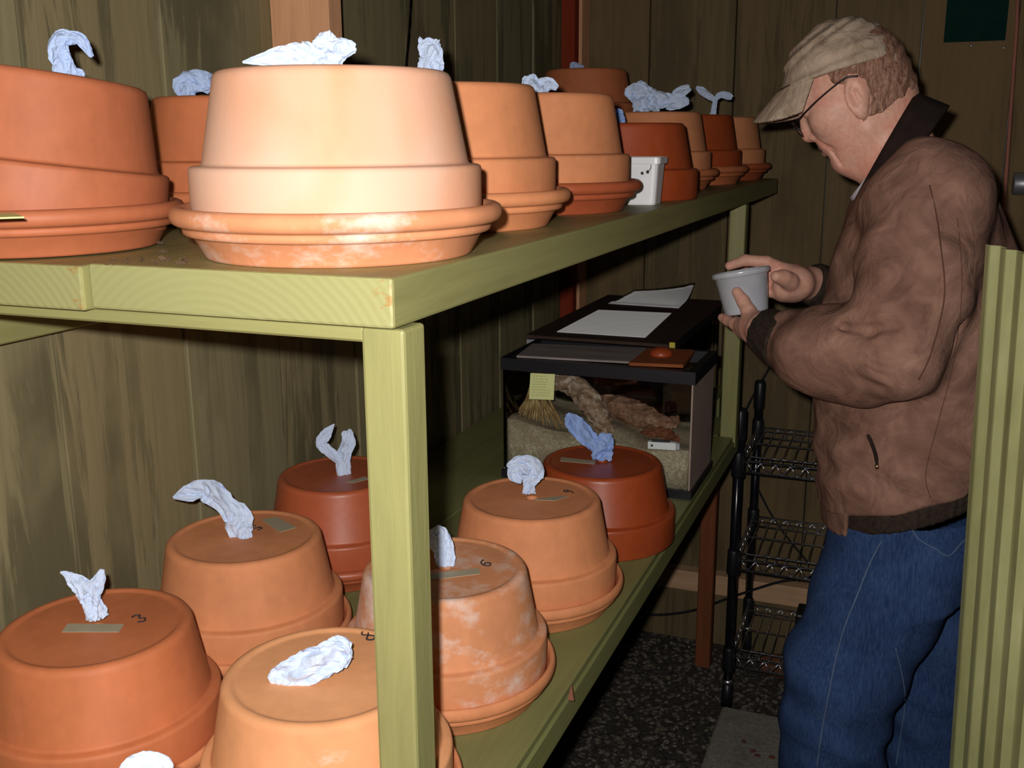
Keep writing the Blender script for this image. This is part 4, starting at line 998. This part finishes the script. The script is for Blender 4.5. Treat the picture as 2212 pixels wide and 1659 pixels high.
# ---- jacket
Jk = Field()
rows = [(318, 1925, 2072, .075), (345, 1890, 2098, .115), (390, 1862, 2130, .165), (440, 1840, 2160, .190), (540, 1806, 2212, .200), (650, 1780, 2236, .203), (800, 1760, 2234, .205), (950, 1757, 2208, .205), (1060, 1764, 2182, .200), (1200, 1780, 2165, .190)]
Jk.add(*f_loft(secs(rows)), .02)
Jk.add(*f_ell(px(2010, 430, 1.545), (.075, .070, .085)), .05); Jk.add(*f_ell(px(1985, 425, 1.86), (.07, .07, .08)), .05)
mn = (SHn+ELn)/2
chain(Jk, [px(2005, 455, 1.545), px(1975, 605, 1.490), px(1928, 758, 1.470)], [.078, .071, .064], .035)
chain(Jk, [px(1928, 758, 1.470), px(1850, 764, 1.495), px(1772, 757, 1.527), px(1716, 744, 1.560)], [.064, .063, .059, .049], .03)
chain(Jk, [px(1965, 445, 1.87), px(1885, 720, 1.965), px(1835, 670, 1.930), px(1800, 636, 1.900)], [.075, .066, .055, .044], .03)
def sleeve_fold(X, Y, Z): return folds(X, Y, Z)
base_ops = list(Jk.ops)
hem_p = px(1960, 1130, 1.62); hdir = px(2110, 1062, 1.53)-px(1830, 1122, 1.53); hemN = np.cross(hdir, np.array((0, 1., 0))); hemN *= -np.sign(hemN[2])*-1
if hemN[2] > 0: hemN = -hemN                        # points down: inside is above
class Jacket(Field):
    pass
def fold_all(fn):
    def g_(X, Y, Z): return fn(X, Y, Z)+folds(X, Y, Z, 2.3)
    return g_
Jk.ops = [(fold_all(fn), lo, hi, k, m) for fn, lo, hi, k, m in base_ops]
hemPl = f_plane(px(1970, 1094, 1.53), hemN)
Jk.add(hemPl, (-.5, 1.3, .3), (.5, 2.2, HC-.3), .006, 'i')
# deep creases: armhole and elbow folds
for pts, r in (([(2010, 500, 1.47), (2035, 640, 1.47), (2020, 760, 1.47), (1975, 850, 1.475)], .007), ([(2040, 520, 1.47), (2068, 700, 1.475), (2050, 900, 1.48)], .005), ([(1940, 700, 1.405), (1880, 715, 1.42), (1820, 708, 1.45)], .005), ([(1900, 840, 1.42), (1840, 820, 1.42)], .004), ([(1985, 560, 1.42), (1945, 640, 1.41), (1930, 700, 1.40)], .005), ([(1845, 560, 1.52), (1830, 640, 1.52)], .006)):
    Q = [px(*p) for p in pts]
    for i in range(len(Q)-1): Jk.add(*f_cap(Q[i], Q[i+1], r, r), .014, 's')
t = NT('brown_suede'); q = t.coord(); a = t.noise(q, 7, 5, .62, .8, False); b = t.noise(q, 150, 4, .65, 0, False); c_ = t.noise(q, 19, 4, .6, 1.5, False)
cc_ = t.ramp(a, [(.28, g(98, 70, 60)), (.5, g(130, 96, 82)), (.72, g(172, 132, 114))])
t.base(t.mix(.30, cc_, t.ramp(c_, [(.35, g(88, 62, 54)), (.65, g(164, 126, 108))]))); t.set(.95, 0, .1); 
t.bump(b, .25, .002, t.bump(c_, .35, .012)); M_SUEDE = t.m
V, Fq = Jk.mesh((-.34, 1.36, HC-.76), (.36, 2.10, HC+.10), .0042); V = smooth_mesh(V, Fq, 1); jacket = wear(skin('jacket', V, Fq, M_SUEDE))
M_KNIT = NT('dark_knit'); q = M_KNIT.coord((1, 1, 1)); a = M_KNIT.noise(q, 180, 3, .6); M_KNIT.base(M_KNIT.ramp(a, [(.3, (.020, .013, .010)), (.7, (.045, .030, .022))])); M_KNIT.set(.9, 0, .15); M_KNIT.bump(a, .4, .002); M_KNIT = M_KNIT.m
# waistband
Wb = Field(); Wb.add(lambda X, Y, Z, fn=f_loft(secs([(950, 1772, 2196, .198), (1060, 1780, 2170, .192), (1200, 1796, 2150, .184)]))[0]: fn(X, Y, Z)+.0012*np.sin(420*X+300*Y), (-.3, 1.4, HC-.85), (.35, 2.0, HC-.5), 0)
up = -hemN/np.linalg.norm(hemN)
Wb.add(f_plane(px(1970, 1088, 1.53), up), (-.5, 1.3, .3), (.5, 2.2, HC-.3), .0, 'i'); Wb.add(f_plane(px(1970, 1137, 1.53), -up), (-.5, 1.3, .3), (.5, 2.2, HC-.3), .004, 'i')
V, Fq = Wb.mesh((-.34, 1.40, HC-.78), (.36, 2.02, HC-.5), .0045); o = skin('waistband', V, Fq, M_KNIT); put_under(o, jacket)
# suede tab closing the waistband at the front
tb = Field(); tb.add(lambda X, Y, Z, fn=f_loft(secs([(950, 1764, 2196, .206), (1060, 1768, 2170, .200), (1200, 1780, 2150, .192)]))[0]: fn(X, Y, Z), (-.3, 1.4, HC-.85), (.35, 2.0, HC-.5), 0)
tb.add(f_plane(px(1970, 1082, 1.53), up), (-.5, 1.3, .3), (.5, 2.2, HC-.3), 0, 'i'); tb.add(f_plane(px(1970, 1142, 1.53), -up), (-.5, 1.3, .3), (.5, 2.2, HC-.3), .004, 'i')
tb.add(f_plane(px(1830, 1150, 1.53), (1, 0, 0)), (-.5, 1.3, .3), (.5, 2.2, HC-.3), .003, 'i')
V, Fq = tb.mesh((-.34, 1.40, HC-.78), (.0, 2.02, HC-.5), .0042); o = skin('front_tab', V, Fq, M_SUEDE); put_under(o, jacket)
# cuffs
for nm, a, b, ra, rb in (('cuff', px(1704, 742, 1.567), px(1652, 715, 1.604), .0465, .0375), ('cuff', px(1800, 632, 1.893), px(1751, 611, 1.862), .044, .037)):
    Cf = Field(); fn, lo, hi = f_cap(a, b, ra, rb); d = (b-a)/np.linalg.norm(b-a)
    Cf.add(lambda X, Y, Z, fn=fn: fn(X, Y, Z)+.0008*np.sin(300*X+280*Z), lo, hi, 0); Cf.add(f_plane(b, d), lo-.1, hi+.1, .004, 'i'); Cf.add(f_plane(a, -d), lo-.1, hi+.1, .004, 'i')
    V, Fq = Cf.mesh(lo-.01, hi+.01, .003); o = skin(nm, V, Fq, M_KNIT); put_under(o, jacket)
# collar: a band round the neck, tilted forward
def collar(name, t1, t2, off, lat0, lat1, th, mat, rows=6):
    T1, T2 = px(*t1, YM), px(*t2, YM); ct = (T1+T2)/2; ax = (T2-T1)/2; of = px(t1[0]+off[0], t1[1]+off[1], YM)-T1
    n = 56; v = []; f = []
    for lay in (0, 1):
        for j in range(rows):
            s = j/(rows-1)
            for i in range(n):
                a = 2*pi*i/n; r = (1-lay*th/.1)
                p = ct+ax*cos(a)*r*(1+.10*s)+np.array((0, 1., 0))*sin(a)*(lat0+(lat1-lat0)*s)*r+of*s*(1+.25*max(0, -cos(a)))
                v.append(p)
    for lay in (0, 1):
        b = lay*rows*n
        for j in range(rows-1):
            for i in range(n):
                q = (b+j*n+i, b+j*n+(i+1) % n, b+(j+1)*n+(i+1) % n, b+(j+1)*n+i); f.append(q)
    for i in range(n): f.append((i, (i+1) % n, rows*n+(i+1) % n, rows*n+i)); f.append(((rows-1)*n+i, (rows-1)*n+(i+1) % n, rows*n+(rows-1)*n+(i+1) % n, rows*n+(rows-1)*n+i))
    o = fix_normals(mk(name, v, f, mat, None, True)); return put_under(o, jacket)
M_COLL = plain('dark_brown_collar', (.020, .011, .009), .85, 0, .2, .3, 60)
collar('collar', (1980, 198), (1842, 440), (52, 34), .074, .098, .006, M_COLL)
sh_ = collar('shirt_collar', (1990, 240), (1836, 428), (30, 16), .064, .070, .004, plain('white_shirt', (.55, .52, .58), .8))
# pocket slit, sleeve seam: laid on the jacket's surface
def drape(fld, pix, Y0, off=.0006):
    out = []
    for x, y in pix:
        d = _ray(x, y); s0 = (Y0-.32)/d[1]; s1 = (Y0+.4)/d[1]; ss = np.linspace(s0, s1, 900); P = EYE[None]+d[None]*ss[:, None]; A = fld.at(P); i = np.argmax(A < 0)
        out.append(P[max(i-1, 0)]-d*off)
    return out
def along(pts, n): return [tuple(q) for q in spline(pts, n)]
M_SEAM = plain('suede_seam', g(92, 62, 52), .95, 0, .1)
put_under(tube('pocket_slit', drape(Jk, along([(1874, 938), (1884, 960), (1892, 985), (1895, 1010)], 9), YM), [.0016, .003, .003, .003, .003, .003, .003, .002, .001], M_COLL), jacket)
put_under(tube('zipper_pull', drape(Jk, [(1894, 1004), (1895, 1012)], YM, .001), .0028, plain('brass', (.6, .45, .2), .3, 1)), jacket)
put_under(tube('sleeve_seam', drape(Jk, along([(2008, 400), (2022, 460), (2032, 530), (2040, 640), (2012, 760), (1985, 820)], 40), YM), .0009, M_SEAM), jacket)
put_under(tube('yoke_seam', drape(Jk, along([(2068, 470), (2078, 620), (2060, 780), (2030, 900), (2000, 1020), (2010, 1075)], 40), YM), .0005, M_SEAM), jacket)

# ---- jeans
Jn = Field()
Jn.add(*f_loft(secs([(1060, 1830, 2130, .150), (1150, 1815, 2140, .165), (1230, 1810, 2130, .165)])), .03)
hipN, hipF = px(1945, 1160, 1.625), px(1990, 1170, 1.79)
nl = [hipN, px(1893, 1300, 1.612), px(1826, 1440, 1.60), px(1800, 1560, 1.605), px(1796, 1659, 1.615)]
ank = nl[-1].copy(); ank[2] = .075; ank[0] += .01
chain(Jn, nl+[ank], [.108, .096, .090, .081, .077, .068], .035)
flg = [hipF, px(1998, 1320, 1.80), px(1996, 1480, 1.815), px(1992, 1659, 1.82)]; ankf = flg[-1].copy(); ankf[2] = .075; ankf[0] += .02
chain(Jn, flg+[ankf], [.106, .098, .090, .080, .070], .02)
Jn.ops = [((lambda X, Y, Z, fn=fn: fn(X, Y, Z)+folds(X*1.1, Y, Z*.8, 1.5)+.0026*np.sin(70*Z+25*X+3*np.sin(20*Y))*(Z < .55)), lo, hi, k, m) for fn, lo, hi, k, m in Jn.ops]
for a, b in ((ank, nl[-1]),): pass
Jn.add(lambda X, Y, Z: .05-Z, (-.5, 1.3, -.1), (.5, 2.2, .3), .004, 'i')
t = NT('denim'); q = t.coord(); a = t.noise(q, 9, 5, .6, .5, False); b = t.noise(t.coord((1, 1, .12)), 420, 3, .6, 0, False)
cc_ = t.ramp(a, [(.3, (.011, .026, .082)), (.55, (.022, .050, .14)), (.75, (.045, .085, .20))])
t.base(t.mix(.35, cc_, t.ramp(b, [(.35, (.010, .025, .08)), (.65, (.07, .115, .24))]))); t.set(.9, 0, .15); t.bump(b, .3, .001, t.bump(a, .3, .010)); M_DENIM = t.m
V, Fq = Jn.mesh((-.36, 1.42, .0), (.32, 2.02, HC-.56), .0048); V = smooth_mesh(V, Fq, 1); jeans = wear(skin('jeans', V, Fq, M_DENIM))
M_THREAD = plain('pale_thread', (.10, .14, .23), .9)
sm = drape(Jn, along([(1905, 1168), (1880, 1215), (1850, 1290), (1826, 1350), (1806, 1420), (1790, 1500), (1775, 1580), (1765, 1655)], 90), 1.65)
put_under(tube('side_seam', sm, .0010, M_THREAD), jeans)
put_under(tube('inner_seam', drape(Jn, along([(1935, 1400), (1955, 1500), (1945, 1590), (1935, 1655)], 30), 1.75), .0009, M_THREAD), jeans)
put_under(tube('pocket_stitch', drape(Jn, along([(1968, 1140), (1985, 1165), (2020, 1185), (2050, 1200), (2080, 1170), (2100, 1160)], 30), 1.65), .0009, M_THREAD), jeans)
# ---- shoes
M_SHOE = plain('dark_shoe', (.03, .022, .018), .5, 0, .4, .2, 40)
for a in (ank, ankf):
    Sh = Field(); c = np.array((a[0]-.05, a[1], .035))
    Sh.add(*f_ell(c+np.array((-.05, 0, .005)), (.085, .046, .040)), .02); Sh.add(*f_ell(c+np.array((.045, 0, .015)), (.06, .040, .055)), .03); Sh.add(*f_cap(c+np.array((.05, 0, .03)), c+np.array((.05, 0, .08)), .045, .042), .02)
    Sh.add(lambda X, Y, Z: .004-Z, c-.3, c+.3, .002, 'i')
    V, Fq = Sh.mesh(c-np.array((.17, .09, .05)), c+np.array((.15, .09, .14)), .005); wear(skin('shoe', V, Fq, M_SHOE))

# ================================================================== the plastic cup in his hands
def cup():
    top, bot = px(1606, 583, 1.722), px(1613, 675, 1.718); dp = depth(top)
    rt, rb = 61.5/FPX*dp, 46.5/FPX*dp; Hh_ = np.linalg.norm(top-bot)
    prof = [(.0001, 0), (rb-.002, 0), (rb, .002), (rb+.0005, .004), (rt-.004, Hh_-.010), (rt-.0025, Hh_-.009), (rt, Hh_-.008), (rt+.0005, Hh_-.002), (rt, Hh_), (rt-.002, Hh_), (rt-.0035, Hh_-.004), (rt-.0052, Hh_-.010), (rb-.001, .0035), (.0001, .0028)]
    t = NT('frosted_plastic'); q = t.coord(); nz = t.noise(q, 30, 4)
    t.base(t.ramp(nz, [(.3, (.58, .60, .66)), (.7, (.74, .75, .80))])); t.set(.22, 0, .6); t.b.inputs['Transmission Weight'].default_value = .25; t.bump(nz, .25, .006)
    o = lathe('plastic_cup', prof, t.m, tuple(bot), 56, False)
    d = Vector(top-bot).normalized(); rq = Vector((0, 0, 1)).rotation_difference(d) @ Matrix.Rotation(0, 4, 'Z').to_quaternion()
    rq = Matrix.Rotation(radians(-4), 4, 'Y').to_quaternion() @ rq
    o.rotation_euler = rq.to_euler(); tag(o, 'frosted white plastic cup held in both hands', 'cup')
    n = 3
cup()
